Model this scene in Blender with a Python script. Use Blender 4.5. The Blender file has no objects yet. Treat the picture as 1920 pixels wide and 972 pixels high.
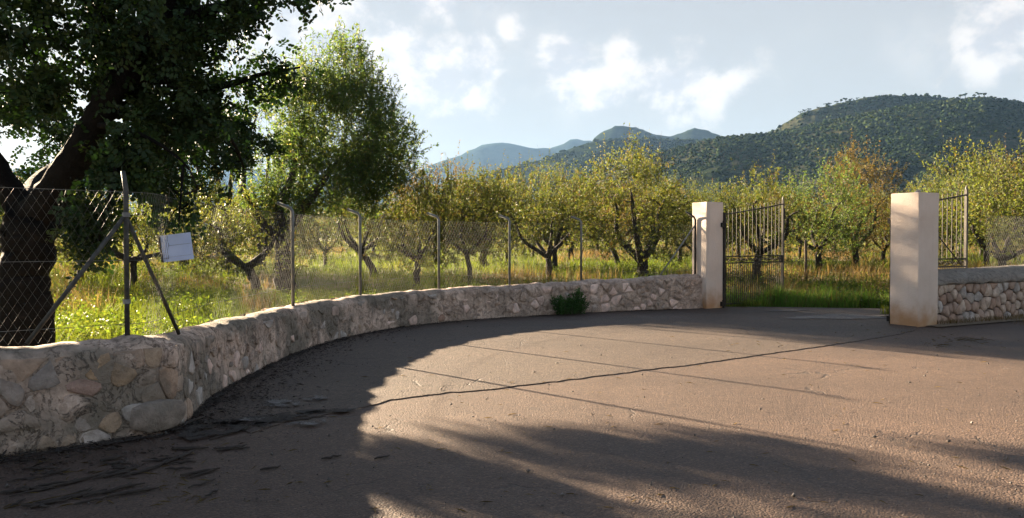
import bpy, bmesh, math, random
import numpy as np
from mathutils import Vector, Matrix, noise as mnoise
from mathutils.geometry import tessellate_polygon

SC = bpy.context.scene
COL = SC.collection
PI = math.pi

# ------------------------------------------------------------------ camera
FPX, HORIZON = 1478.0, 455.0            # focal length in photo pixels, photo row of the horizon
cam_d = bpy.data.cameras.new('camera')
cam = bpy.data.objects.new('camera', cam_d)
COL.objects.link(cam)
SC.camera = cam
cam_d.sensor_width = 36.0
cam_d.lens = 36.0 * FPX / 1920.0
cam_d.clip_start, cam_d.clip_end = 0.05, 9000
cam.location = (0, 0, 1.5)
cam.rotation_euler = (math.radians(90 - math.degrees(math.atan((486 - HORIZON) / FPX))), 0, 0)

# ------------------------------------------------------------------ sun, sky, exposure
SUN_H = Vector((-0.722, 0.692, 0)).normalized()      # horizontal direction towards the sun
SUN_EL = math.radians(14.1)
SUN_V = Vector((SUN_H.x * math.cos(SUN_EL), SUN_H.y * math.cos(SUN_EL), math.sin(SUN_EL)))
sun_d = bpy.data.lights.new('sun', 'SUN')
sun_d.energy = 5.0
sun_d.angle = math.radians(0.8)
sun_d.color = (1.0, 0.80, 0.56)
sun = bpy.data.objects.new('sun', sun_d)
sun.rotation_euler = SUN_V.to_track_quat('Z', 'Y').to_euler()
COL.objects.link(sun)

SC.view_settings.view_transform = 'Standard'
SC.view_settings.look = 'None'
SC.view_settings.exposure = 3.4
SC.view_settings.gamma = 1.0
SC.cycles.use_denoising = True
SC.cycles.max_bounces = 8
SC.cycles.transparent_max_bounces = 8
SC.cycles.volume_bounces = 1


class N:
    """Small helper for building node trees."""
    def __init__(self, tree):
        self.t = tree

    def new(self, kind, **kw):
        n = self.t.nodes.new(kind)
        for k, v in kw.items():
            setattr(n, k, v)
        return n

    def link(self, a, b):
        self.t.links.new(a, b)

    def put(self, sock, v):
        if isinstance(v, bpy.types.NodeSocket):
            self.t.links.new(v, sock)
        elif v is not None:
            sock.default_value = v

    def math(self, op, a, b=None, c=None, clamp=False):
        n = self.new('ShaderNodeMath', operation=op, use_clamp=clamp)
        self.put(n.inputs[0], a)
        if b is not None: self.put(n.inputs[1], b)
        if c is not None: self.put(n.inputs[2], c)
        return n.outputs[0]

    def mix(self, f, a, b, mode='MIX'):
        n = self.new('ShaderNodeMix', data_type='RGBA', blend_type=mode)
        self.put(n.inputs[0], f); self.put(n.inputs[6], a); self.put(n.inputs[7], b)
        return n.outputs[2]

    def ramp(self, f, stops, interp='LINEAR'):
        n = self.new('ShaderNodeValToRGB')
        n.color_ramp.interpolation = interp
        e = n.color_ramp.elements
        while len(e) < len(stops): e.new(0.5)
        for el, (p, c) in zip(e, stops):
            el.position = p
            el.color = (c[0], c[1], c[2], 1) if not isinstance(c, (int, float)) else (c, c, c, 1)
        self.put(n.inputs[0], f)
        return n.outputs[0]

    def noise(self, scale, detail=4, rough=0.55, vec=None, dist=0.0, out=0):
        n = self.new('ShaderNodeTexNoise')
        n.inputs['Scale'].default_value = scale
        n.inputs['Detail'].default_value = detail
        n.inputs['Roughness'].default_value = rough
        n.inputs['Distortion'].default_value = dist
        if vec is not None: self.link(vec, n.inputs['Vector'])
        return n.outputs[out]

    def voronoi(self, scale, feature='F1', vec=None, out=0):
        n = self.new('ShaderNodeTexVoronoi', feature=feature)
        n.inputs['Scale'].default_value = scale
        if vec is not None: self.link(vec, n.inputs['Vector'])
        return n.outputs[out]

    def smooth(self, v, lo, hi, a=0.0, b=1.0):
        n = self.new('ShaderNodeMapRange', interpolation_type='SMOOTHSTEP')
        for i, x in enumerate((v, lo, hi, a, b)): self.put(n.inputs[i], x)
        return n.outputs[0]


world = bpy.data.worlds.new('World')
SC.world = world
world.use_nodes = True
wn = N(world.node_tree)
world.node_tree.nodes.clear()
sky = wn.new('ShaderNodeTexSky', sky_type='NISHITA')
sky.sun_disc = False
sky.sun_elevation = SUN_EL
sky.sun_rotation = math.atan2(SUN_H.x, SUN_H.y)
sky.altitude = 0
sky.air_density = 1.0
sky.dust_density = 1.2
sky.ozone_density = 1.5
SKY_STRENGTH = 0.05
tc = wn.new('ShaderNodeTexCoord')
sep = wn.new('ShaderNodeSeparateXYZ')
wn.link(tc.outputs['Generated'], sep.inputs[0])
az = wn.math('ARCTAN2', sep.outputs[0], sep.outputs[1])
el = wn.math('ARCSINE', sep.outputs[2])
# cumulus: (azimuth, elevation, half width, half height, weight) in radians
CLOUDS = [(-0.085, 0.20, 0.085, 0.07, 1.0), (-0.14, 0.22, 0.06, 0.06, 0.95), (-0.035, 0.225, 0.04, 0.075, 0.8), (-0.005, 0.262, 0.028, 0.026, 0.85), (-0.09, 0.295, 0.045, 0.04, 0.85),
          (0.072, 0.222, 0.055, 0.05, 1.1), (0.095, 0.19, 0.085, 0.05, 0.95), (0.135, 0.228, 0.035, 0.035, 0.8), (0.215, 0.195, 0.10, 0.055, 0.8), (0.27, 0.20, 0.06, 0.045, 0.6),
          (0.60, 0.235, 0.085, 0.095, 1.1), (0.54, 0.20, 0.09, 0.045, 0.9), (-0.30, 0.27, 0.16, 0.08, 0.9),
          (-0.85, 0.22, 0.22, 0.10, 0.9), (0.95, 0.2, 0.25, 0.09, 0.9), (1.6, 0.2, 0.3, 0.1, 0.9), (-1.6, 0.2, 0.3, 0.1, 0.9), (2.6, 0.24, 0.35, 0.12, 0.9), (-2.6, 0.2, 0.3, 0.09, 0.9)]
mask = None
for (ca, ce, cw, ch, wt) in CLOUDS:
    dx = wn.math('DIVIDE', wn.math('SUBTRACT', az, ca), cw)
    dy = wn.math('DIVIDE', wn.math('SUBTRACT', el, ce), ch)
    r2 = wn.math('ADD', wn.math('MULTIPLY', dx, dx), wn.math('MULTIPLY', dy, dy))
    m = wn.math('MULTIPLY', wn.math('SUBTRACT', 1.0, wn.math('SQRT', r2)), wt)
    mask = m if mask is None else wn.math('MAXIMUM', mask, m)
comb = wn.new('ShaderNodeCombineXYZ')
wn.link(az, comb.inputs[0])
wn.link(wn.math('MULTIPLY', el, 1.25), comb.inputs[1])
nz = wn.noise(9.0, 8, 0.56, comb.outputs[0], 0.15)
shift = wn.new('ShaderNodeVectorMath', operation='ADD')
wn.link(comb.outputs[0], shift.inputs[0]); shift.inputs[1].default_value = (-0.022, 0.014, 0)
nzs = wn.noise(9.0, 8, 0.56, shift.outputs[0], 0.15)
nz2 = wn.noise(5.0, 4, 0.5, comb.outputs[0])
dens = wn.math('ADD', wn.math('MULTIPLY', mask, 0.72), wn.math('MULTIPLY', wn.math('SUBTRACT', nz, 0.52), 1.7))
cov = wn.smooth(dens, 0.04, 0.40)
veil = wn.math('MULTIPLY', wn.smooth(wn.math('ADD', nz2, wn.math('MULTIPLY', mask, 0.25)), 0.42, 0.75), 0.30)
cov = wn.math('MAXIMUM', cov, veil)
# the side of a cloud that looks towards the sun is lit, the far side grey
core = wn.smooth(wn.math('SUBTRACT', nzs, nz), -0.07, 0.09)
# the lit rim of a cloud is whiter than its thick middle, and cloud light grows towards the sun like the sky's own
high = wn.smooth(el, 0.22, 1.1)
hazecol = wn.mix(high, wn.mix(wn.smooth(el, 0.0, 0.25), (0.82, 0.78, 0.75, 1.0), (1.01, 1.00, 1.00, 1.0)), (0.30, 0.46, 0.80, 1.0))
skyhaz = wn.mix(0.955, sky.outputs[0], hazecol)
cloud_col = wn.mix(core, (1.85, 1.68, 1.54, 1), (1.15, 1.12, 1.15, 1))
cloud_lit = wn.mix(0.04, cloud_col, sky.outputs[0])
final = wn.mix(wn.math('MULTIPLY', cov, 0.85), skyhaz, cloud_lit)
bg = wn.new('ShaderNodeBackground')
wn.link(final, bg.inputs[0])
bg.inputs[1].default_value = SKY_STRENGTH
wo = wn.new('ShaderNodeOutputWorld')
wn.link(bg.outputs[0], wo.inputs[0])

# ------------------------------------------------------------------ helpers
rng = np.random.default_rng(7)
random.seed(7)


def at(px, py, d):
    """The place at forward distance d that the photo shows at pixel px, py."""
    return Vector(((px - 960) / FPX * d, d, 1.5 + (HORIZON - py) / FPX * d))


def tag(o, label=None, cat=None, group=None, kind=None):
    if label: o['label'] = label
    if cat: o['category'] = cat
    if group: o['group'] = group
    if kind: o['kind'] = kind
    return o


def link(name, me, mat=None, parent=None, kind=None):
    o = bpy.data.objects.new(name, me)
    COL.objects.link(o)
    if mat is not None and len(me.materials) == 0: me.materials.append(mat)
    if parent is not None: o.parent = parent
    if kind: o['kind'] = kind
    return o


def empty(name, loc, label, cat, group=None, rz=0.0):
    o = bpy.data.objects.new(name, None)
    o.empty_display_size = 0.2
    COL.objects.link(o)
    o.location = loc
    o.rotation_euler = (0, 0, rz)
    return tag(o, label, cat, group)


def np_mesh(name, V, F, smooth=False, attr=None):
    """A mesh from arrays: V (n,3), F (m,k) with one k; attr = {name: per-vertex floats}."""
    V = np.asarray(V, dtype=np.float32); F = np.asarray(F, dtype=np.int32)
    me = bpy.data.meshes.new(name)
    k = F.shape[1]
    me.vertices.add(len(V)); me.vertices.foreach_set('co', V.ravel())
    me.loops.add(F.size); me.loops.foreach_set('vertex_index', F.ravel())
    me.polygons.add(len(F))
    me.polygons.foreach_set('loop_start', np.arange(0, F.size, k, dtype=np.int32))
    me.update(calc_edges=True)
    if smooth: me.polygons.foreach_set('use_smooth', np.ones(len(F), dtype=bool))
    if attr:
        for an, vals in attr.items():
            a = me.attributes.new(an, 'FLOAT', 'POINT')
            a.data.foreach_set('value', np.asarray(vals, dtype=np.float32))
    return me


class MB:
    """Collects tubes, boxes and free polygons into one mesh."""
    def __init__(self):
        self.v, self.f = [], []

    def tube(self, pts, radii, sides=6, cap=True):
        pts = [Vector(p) for p in pts]
        if isinstance(radii, (int, float)): radii = [radii] * len(pts)
        n = len(pts)
        base = len(self.v)
        ref = None
        for i, p in enumerate(pts):
            t = (pts[min(i + 1, n - 1)] - pts[max(i - 1, 0)])
            t = t.normalized() if t.length > 1e-9 else Vector((0, 0, 1))
            if ref is None:
                ref = t.orthogonal().normalized()
            else:
                ref = (ref - t * ref.dot(t))
                ref = ref.normalized() if ref.length > 1e-6 else t.orthogonal().normalized()
            b = t.cross(ref)
            for k in range(sides):
                a = 2 * PI * k / sides
                self.v.append(p + (ref * math.cos(a) + b * math.sin(a)) * radii[i])
        for i in range(n - 1):
            for k in range(sides):
                k2 = (k + 1) % sides
                a, b_, c, d = base + i * sides + k, base + i * sides + k2, base + (i + 1) * sides + k2, base + (i + 1) * sides + k
                self.f.append((a, b_, c, d))
        if cap:
            self.f.append(tuple(base + k for k in range(sides))[::-1])
            self.f.append(tuple(base + (n - 1) * sides + k for k in range(sides)))
        return self

    def box(self, c, size, m=None):
        c = Vector(c); sx, sy, sz = (s / 2 for s in size)
        base = len(self.v)
        for dz in (-1, 1):
            for dx, dy in ((-1, -1), (1, -1), (1, 1), (-1, 1)):
                p = Vector((dx * sx, dy * sy, dz * sz))
                self.v.append(c + (m @ p if m is not None else p))
        for q in ((0, 3, 2, 1), (4, 5, 6, 7), (0, 1, 5, 4), (1, 2, 6, 5), (2, 3, 7, 6), (3, 0, 4, 7)):
            self.f.append(tuple(base + i for i in q))
        return self

    def mesh(self, name, smooth=False):
        me = bpy.data.meshes.new(name)
        me.from_pydata([tuple(p) for p in self.v], [], self.f)
        if smooth:
            me.polygons.foreach_set('use_smooth', np.ones(len(me.polygons), dtype=bool))
        me.update()
        return me


def vnoise(x, y, seed=0):
    """Value noise on arrays, 0..1."""
    x = np.asarray(x, dtype=float); y = np.asarray(y, dtype=float)
    xi, yi = np.floor(x).astype(np.int64), np.floor(y).astype(np.int64)
    fx, fy = x - xi, y - yi
    fx, fy = fx * fx * (3 - 2 * fx), fy * fy * (3 - 2 * fy)
    def h(a, b):
        n = (a * 374761393 + b * 668265263 + seed * 1274126177) & 0x7fffffff
        n = ((n ^ (n >> 13)) * 1274126177) & 0x7fffffff
        return ((n ^ (n >> 16)) & 0xffff) / 65535.0
    return (h(xi, yi) * (1 - fx) + h(xi + 1, yi) * fx) * (1 - fy) + (h(xi, yi + 1) * (1 - fx) + h(xi + 1, yi + 1) * fx) * fy


def fbm(x, y, seed=0, octaves=4):
    s, a, t = 0, 1.0, 0
    for o in range(octaves):
        s = s + a * vnoise(np.asarray(x) * 2 ** o + o * 17.3, np.asarray(y) * 2 ** o - o * 9.1, seed + o)
        t += a; a *= 0.5
    return s / t


def sstep(x, a, b):
    t = np.clip((np.asarray(x, dtype=float) - a) / (b - a), 0, 1)
    return t * t * (3 - 2 * t)


# ------------------------------------------------------------------ materials
def mat(name):
    m = bpy.data.materials.new(name)
    m.use_nodes = True
    n = N(m.node_tree)
    p = m.node_tree.nodes['Principled BSDF']
    return m, n, p


def obj_vec(n):
    return n.new('ShaderNodeTexCoord').outputs['Object']


def world_vec(n):
    return n.new('ShaderNodeNewGeometry').outputs['Position']


def bump(n, p, height, strength, dist=0.02):
    b = n.new('ShaderNodeBump')
    b.inputs['Strength'].default_value = strength
    b.inputs['Distance'].default_value = dist
    n.link(height, b.inputs['Height'])
    n.link(b.outputs[0], p.inputs['Normal'])


def leaf_mat(name, stops, trans=0.45, rough=0.5, tmul=(1.25, 1.15, 0.6), spec=0.2):
    m, n, p = mat(name)
    a = n.new('ShaderNodeAttribute', attribute_name='tone')
    col = n.ramp(a.outputs['Fac'], stops)
    n.link(col, p.inputs['Base Color'])
    p.inputs['Roughness'].default_value = rough
    p.inputs['Specular IOR Level'].default_value = spec
    t = n.new('ShaderNodeBsdfTranslucent')
    n.link(n.mix(1.0, col, (*tmul, 1), 'MULTIPLY'), t.inputs[0])
    ms = n.new('ShaderNodeMixShader')
    ms.inputs[0].default_value = trans
    n.link(p.outputs[0], ms.inputs[1]); n.link(t.outputs[0], ms.inputs[2])
    n.link(ms.outputs[0], m.node_tree.nodes['Material Output'].inputs[0])
    return m


M = {}
M['carob_leaf'] = leaf_mat('carob_leaf', [(0, (0.010, 0.022, 0.007)), (0.6, (0.019, 0.042, 0.011)), (1, (0.044, 0.076, 0.019))], 0.13, 0.6, (1.1, 1.3, 0.4))
M['almond_green'] = leaf_mat('almond_green', [(0, (0.048, 0.091, 0.025)), (0.5, (0.075, 0.129, 0.039)), (0.85, (0.123, 0.163, 0.049)), (1, (0.175, 0.176, 0.062))], 0.55)
M['orchard_leaf'] = leaf_mat('orchard_leaf', [(0, (0.039, 0.064, 0.018)), (0.35, (0.070, 0.099, 0.026)), (0.65, (0.100, 0.115, 0.030)), (0.86, (0.128, 0.112, 0.034)), (1, (0.084, 0.051, 0.022))], 0.55)
M['golden_leaf'] = leaf_mat('golden_leaf', [(0, (0.053, 0.081, 0.021)), (0.4, (0.093, 0.122, 0.028)), (0.8, (0.125, 0.130, 0.035)), (1, (0.107, 0.074, 0.030))], 0.55)
M['rusty_leaf'] = leaf_mat('rusty_leaf', [(0, (0.072, 0.078, 0.022)), (0.4, (0.122, 0.101, 0.031)), (0.8, (0.144, 0.094, 0.034)), (1, (0.086, 0.055, 0.025))], 0.45)
M['grass'] = leaf_mat('grass', [(0, (0.036, 0.069, 0.012)), (0.5, (0.073, 0.105, 0.018)), (1, (0.121, 0.137, 0.029))], 0.6, 0.6)
M['lush_grass'] = leaf_mat('lush_grass', [(0, (0.068, 0.161, 0.027)), (0.6, (0.119, 0.254, 0.036)), (1, (0.203, 0.320, 0.050))], 0.45, 0.5)
M['weed_leaf'] = leaf_mat('weed_leaf', [(0, (0.046, 0.087, 0.015)), (0.6, (0.093, 0.140, 0.021)), (1, (0.155, 0.174, 0.031))], 0.6, 0.5)
M['dry_grass'] = leaf_mat('dry_grass', [(0, (0.093, 0.066, 0.026)), (0.5, (0.158, 0.119, 0.047)), (1, (0.214, 0.171, 0.076))], 0.5, 0.7, (1.1, 0.95, 0.7))
M['shrub_leaf'] = leaf_mat('shrub_leaf', [(0, (0.030, 0.085, 0.018)), (1, (0.065, 0.15, 0.032))], 0.3, 0.5)
M['pine'] = leaf_mat('pine', [(0, (0.009, 0.016, 0.008)), (0.5, (0.018, 0.030, 0.012)), (1, (0.050, 0.062, 0.026))], 0.1, 0.9, (1, 1, 0.6), 0.0)

m, n, p = mat('bark')
v = obj_vec(n)
mp = n.new('ShaderNodeMapping'); mp.inputs['Scale'].default_value = (1, 1, 0.35); n.link(v, mp.inputs[0])
f = n.noise(14, 6, 0.65, mp.outputs[0])
n.link(n.ramp(f, [(0.25, (0.012, 0.010, 0.008)), (0.55, (0.034, 0.027, 0.021)), (0.8, (0.085, 0.068, 0.054))]), p.inputs['Base Color'])
p.inputs['Roughness'].default_value = 0.95
bump(n, p, n.math('ADD', f, n.voronoi(26, 'DISTANCE_TO_EDGE', mp.outputs[0])), 0.9, 0.04)
M['bark'] = m

m, n, p = mat('carob_bark')
v = obj_vec(n)
f = n.noise(6, 7, 0.65, v); g = n.noise(1.7, 3, 0.5, v)
c = n.ramp(f, [(0.3, (0.004, 0.004, 0.0038)), (0.6, (0.009, 0.0085, 0.008)), (0.85, (0.024, 0.022, 0.020))])
c = n.mix(n.smooth(g, 0.68, 0.76), c, (0.06, 0.05, 0.042, 1))
p.inputs['Specular IOR Level'].default_value = 0.08
n.link(c, p.inputs['Base Color'])
p.inputs['Roughness'].default_value = 0.92
bump(n, p, f, 1.0, 0.05)
M['carob_bark'] = m


def asphalt(name, dark, mid, light, agg, bstr):
    m, n, p = mat(name)
    v = world_vec(n)
    big = n.noise(0.35, 5, 0.6, v)
    fine = n.noise(90, 3, 0.7, v)
    midn = n.noise(6, 5, 0.65, v)
    cell = n.voronoi(agg, 'F1', v, 1)
    cellv = n.voronoi(agg, 'F1', v, 0)
    c = n.ramp(n.math('ADD', n.math('MULTIPLY', big, 0.55), n.math('MULTIPLY', midn, 0.45)), [(0.30, dark), (0.5, mid), (0.70, light)])
    grey = n.new('ShaderNodeSeparateColor'); n.link(cell, grey.inputs[0])
    c = n.mix(0.50, c, n.mix(1.0, c, n.ramp(grey.outputs[0], [(0, 0.25), (0.55, 0.9), (0.85, 1.35), (1, 2.3)]), 'MULTIPLY'))
    # wear: broad stained and polished swathes along the road, dustier away from the wheels
    wm_ = n.new('ShaderNodeMapping'); wm_.inputs['Rotation'].default_value = (0, 0, -0.42); wm_.inputs['Scale'].default_value = (0.09, 0.55, 1); n.link(v, wm_.inputs[0])
    wear = n.noise(1.0, 4, 0.55, wm_.outputs[0])
    c = n.mix(1.0, c, n.ramp(wear, [(0.34, 0.80), (0.5, 1.0), (0.66, 1.16)]), 'MULTIPLY')
    blot = n.noise(1.1, 6, 0.7, v)
    c = n.mix(n.math('MULTIPLY', n.smooth(blot, 0.60, 0.68), 0.30), c, (0.045, 0.036, 0.030, 1))
    # hairline cracks
    wv = n.noise(1.3, 4, 0.6, v, out=1)
    mv = n.new('ShaderNodeVectorMath', operation='MULTIPLY_ADD')
    n.link(wv, mv.inputs[0]); mv.inputs[1].default_value = (0.9, 0.9, 0.0); n.link(v, mv.inputs[2])
    e = n.voronoi(0.55, 'DISTANCE_TO_EDGE', mv.outputs[0])
    crack = n.math('MULTIPLY', n.math('SUBTRACT', 1.0, n.smooth(e, 0.0, 0.010)), n.smooth(n.noise(0.8, 3, 0.5, v), 0.50, 0.62))
    c = n.mix(n.math('MULTIPLY', crack, 0.7), c, (0.03, 0.024, 0.02, 1))
    n.link(c, p.inputs['Base Color'])
    p.inputs['Roughness'].default_value = 0.72
    p.inputs['Specular IOR Level'].default_value = 0.42
    h = n.math('ADD', n.math('MULTIPLY', cellv, -0.9), n.math('MULTIPLY', fine, 0.5))
    h = n.math('ADD', h, n.math('MULTIPLY', midn, 0.8))
    h = n.math('SUBTRACT', h, n.math('MULTIPLY', crack, 1.2))
    bump(n, p, h, bstr, 0.012)
    return m


M['road'] = asphalt('road', (0.060, 0.038, 0.026), (0.077, 0.048, 0.033), (0.099, 0.062, 0.042), 75, 0.55)
M['apron'] = asphalt('apron', (0.052, 0.033, 0.025), (0.066, 0.045, 0.032), (0.087, 0.057, 0.041), 55, 0.75)

m, n, p = mat('earth')
v = world_vec(n)
a = n.noise(0.5, 5, 0.6, v); b = n.noise(7, 6, 0.65, v)
c = n.ramp(b, [(0.3, (0.085, 0.058, 0.034)), (0.6, (0.16, 0.115, 0.062)), (0.8, (0.23, 0.175, 0.09))])
c = n.mix(n.smooth(a, 0.42, 0.6), c, n.ramp(b, [(0.3, (0.045, 0.07, 0.018)), (0.7, (0.10, 0.13, 0.03))]))
n.link(c, p.inputs['Base Color']); p.inputs['Roughness'].default_value = 1
bump(n, p, b, 0.8, 0.1)
M['earth'] = m

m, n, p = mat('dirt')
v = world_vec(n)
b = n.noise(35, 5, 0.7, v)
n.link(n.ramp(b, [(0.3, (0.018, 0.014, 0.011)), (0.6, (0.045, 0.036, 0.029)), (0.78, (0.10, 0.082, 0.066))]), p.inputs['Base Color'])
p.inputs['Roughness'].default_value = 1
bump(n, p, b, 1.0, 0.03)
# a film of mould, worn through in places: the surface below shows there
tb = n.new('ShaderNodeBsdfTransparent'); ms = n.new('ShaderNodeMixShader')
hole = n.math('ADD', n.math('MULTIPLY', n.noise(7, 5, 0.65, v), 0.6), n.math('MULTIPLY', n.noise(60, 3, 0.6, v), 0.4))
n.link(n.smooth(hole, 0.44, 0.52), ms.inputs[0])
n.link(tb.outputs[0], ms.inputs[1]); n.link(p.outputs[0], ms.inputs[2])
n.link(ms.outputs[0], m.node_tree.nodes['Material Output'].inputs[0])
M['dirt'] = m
m, n, p = mat('joint_earth')
v = world_vec(n)
b = n.noise(30, 5, 0.7, v)
n.link(n.ramp(b, [(0.3, (0.03, 0.022, 0.017)), (0.6, (0.075, 0.058, 0.045)), (0.78, (0.13, 0.10, 0.08))]), p.inputs['Base Color'])
p.inputs['Roughness'].default_value = 1
M['joint'] = m

m, n, p = mat('dry_soil')
v = world_vec(n)
b = n.noise(28, 5, 0.7, v)
n.link(n.ramp(b, [(0.3, (0.13, 0.092, 0.06)), (0.6, (0.23, 0.17, 0.105)), (0.8, (0.33, 0.255, 0.165))]), p.inputs['Base Color'])
p.inputs['Roughness'].default_value = 1
bump(n, p, b, 1.0, 0.03)
M['dry_soil'] = m


M['gravel'] = asphalt('gravel', (0.060, 0.051, 0.045), (0.096, 0.083, 0.073), (0.144, 0.126, 0.114), 38, 1.0)


def mortar_mat(name, stops, moss=True):
    m, n, p = mat(name)
    v = world_vec(n)
    a = n.noise(3.2, 7, 0.65, v); b = n.noise(22, 6, 0.7, v); g = n.noise(1.1, 4, 0.55, v)
    sx = n.new('ShaderNodeSeparateXYZ'); n.link(v, sx.inputs[0])
    shade_wear = n.smooth(sx.outputs[0], 0.5, -2.6, 0.35, 1.0)      # weathering heavier under the big trees, painting in their deeper shade
    c = n.ramp(n.math('ADD', n.math('MULTIPLY', a, 0.6), n.math('MULTIPLY', b, 0.4)), stops)
    c = n.mix(n.math('MULTIPLY', n.math('MULTIPLY', n.smooth(g, 0.40, 0.58), 0.85), shade_wear), c, (0.17, 0.15, 0.115, 1))      # patchy lichen and weathering, graded with the painted tree shade
    st = n.new('ShaderNodeMapping'); st.inputs['Scale'].default_value = (5.0, 5.0, 0.8); n.link(v, st.inputs[0])
    s = n.noise(1.2, 5, 0.65, st.outputs[0])
    c = n.mix(n.math('MULTIPLY', n.math('MULTIPLY', n.smooth(s, 0.50, 0.70), 0.65), shade_wear), c, (0.10, 0.085, 0.068, 1))          # runs of old rain stains
    crk = n.noise(5.0, 6, 0.7, v, 0.6)
    line = n.math('SUBTRACT', 1.0, n.smooth(n.math('ABSOLUTE', n.math('SUBTRACT', crk, 0.5)), 0.0, 0.014))
    c = n.mix(n.math('MULTIPLY', line, 0.6), c, (0.05, 0.042, 0.036, 1))
    n.link(c, p.inputs['Base Color'])
    p.inputs['Roughness'].default_value = 0.95
    h = n.math('SUBTRACT', n.math('ADD', a, n.math('MULTIPLY', b, 0.5)), n.math('MULTIPLY', line, 0.4))
    bump(n, p, h, 0.9, 0.05)
    return m


M['mortar'] = mortar_mat('mortar', [(0.32, (0.274, 0.201, 0.152)), (0.5, (0.548, 0.408, 0.317)), (0.68, (0.875, 0.671, 0.535))])
M['coping'] = mortar_mat('coping', [(0.32, (0.172, 0.144, 0.115)), (0.5, (0.253, 0.213, 0.172)), (0.7, (0.356, 0.305, 0.247))])


def stone_mat(name, stops, bs=0.9):
    m, n, p = mat(name)
    v = world_vec(n)
    oi = n.new('ShaderNodeObjectInfo')
    c = n.ramp(oi.outputs['Random'], stops)
    a = n.noise(9, 7, 0.68, v); b = n.noise(45, 4, 0.7, v)
    c = n.mix(1.0, c, n.ramp(a, [(0.25, 0.50), (0.5, 0.95), (0.75, 1.35)]), 'MULTIPLY')
    g = n.noise(2.3, 4, 0.55, v)
    c = n.mix(n.math('MULTIPLY', n.smooth(g, 0.48, 0.66), 0.55 if name in ('stone', 'pale_stone') else 0.2), c, (0.12, 0.108, 0.086, 1))
    n.link(c, p.inputs['Base Color'])
    p.inputs['Roughness'].default_value = 0.93
    bump(n, p, n.math('ADD', a, n.math('MULTIPLY', b, 0.4)), bs, 0.03)
    return m


M['stone'] = stone_mat('stone', [(0.0, (0.270, 0.224, 0.183)), (0.2, (0.394, 0.311, 0.249)), (0.4, (0.436, 0.300, 0.207)), (0.55, (0.290, 0.253, 0.224)), (0.72, (0.467, 0.311, 0.177)), (0.86, (0.353, 0.217, 0.166)), (1, (0.518, 0.436, 0.362))])
M['pale_stone'] = stone_mat('pale_stone', [(0, (0.365, 0.317, 0.277)), (0.5, (0.486, 0.432, 0.385)), (1, (0.419, 0.344, 0.290))], 0.6)
M['set_stone'] = stone_mat('set_stone', [(0, (0.620, 0.444, 0.355)), (0.5, (0.744, 0.541, 0.445)), (1, (0.870, 0.660, 0.546))])
M['wall_stone'] = stone_mat('wall_stone', [(0, (0.323, 0.218, 0.161)), (0.3, (0.413, 0.294, 0.222)), (0.6, (0.377, 0.243, 0.171)), (0.8, (0.503, 0.384, 0.295)), (1, (0.592, 0.470, 0.372))], 0.7)

m, n, p = mat('plaster')
v = obj_vec(n)
s = n.new('ShaderNodeSeparateXYZ'); n.link(v, s.inputs[0])
a = n.noise(1.6, 5, 0.6, v); b = n.noise(40, 4, 0.6, v)
c = n.ramp(a, [(0.3, (0.62, 0.50, 0.41)), (0.55, (0.68, 0.555, 0.465)), (0.75, (0.72, 0.605, 0.515))])
edge = n.math('ADD', s.outputs[2], n.math('MULTIPLY', n.math('SUBTRACT', n.noise(3, 5, 0.6, v), 0.5), 0.6))
c = n.mix(n.smooth(edge, 0.50, 0.02, 0, 0.9), c, (0.40, 0.20, 0.075, 1))         # splashed red earth at the foot
c = n.mix(n.math('MULTIPLY', n.smooth(n.noise(0.9, 4, 0.55, v), 0.55, 0.7), 0.35), c, (0.55, 0.50, 0.36, 1))
st = n.new('ShaderNodeMapping'); st.inputs['Scale'].default_value = (7, 7, 0.5); n.link(v, st.inputs[0])
c = n.mix(n.math('MULTIPLY', n.smooth(n.noise(1.0, 5, 0.6, st.outputs[0]), 0.56, 0.75), 0.25), c, (0.36, 0.29, 0.24, 1))
n.link(c, p.inputs['Base Color']); p.inputs['Roughness'].default_value = 0.9
bump(n, p, n.math('ADD', b, n.math('MULTIPLY', a, 2)), 0.25, 0.02)
M['plaster'] = m


def metal(name, c0, c1, rough, metallic, scale=18):
    m, n, p = mat(name)
    f = n.noise(scale, 5, 0.6, obj_vec(n))
    n.link(n.ramp(f, [(0.35, c0), (0.65, c1)]), p.inputs['Base Color'])
    p.inputs['Roughness'].default_value = rough
    p.inputs['Specular IOR Level'].default_value = 0.25
    p.inputs['Metallic'].default_value = metallic
    return m


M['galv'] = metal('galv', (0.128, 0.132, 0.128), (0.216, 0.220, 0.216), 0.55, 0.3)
M['galv_shaded'] = metal('galv_shaded', (0.041, 0.041, 0.038), (0.083, 0.083, 0.075), 0.65, 0.1)  # same steel darkened: tree shade on the near fence put into the colour
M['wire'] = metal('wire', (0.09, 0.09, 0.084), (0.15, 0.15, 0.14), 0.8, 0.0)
M['iron'] = metal('iron', (0.021, 0.018, 0.016), (0.045, 0.039, 0.034), 0.65, 0.2)
M['iron_lit'] = metal('iron_lit', (0.072, 0.065, 0.055), (0.114, 0.101, 0.087), 0.6, 0.2)  # gate iron lightened: sunlight on lock stile and finial put into the colour
M['black'] = metal('black', (0.012, 0.011, 0.010), (0.03, 0.026, 0.022), 0.6, 0.2)
m, n, p = mat('paper')
f = n.noise(6, 4, 0.5, obj_vec(n))
n.link(n.ramp(f, [(0.3, (0.36, 0.47, 0.72)), (0.7, (0.45, 0.56, 0.80))]), p.inputs['Base Color'])
p.inputs['Roughness'].default_value = 0.6
M['paper'] = m
m, n, p = mat('grey_print')
f = n.noise(20, 3, 0.5, obj_vec(n))
n.link(n.ramp(f, [(0.3, (0.15, 0.18, 0.26)), (0.7, (0.3, 0.33, 0.42))]), p.inputs['Base Color'])
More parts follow.
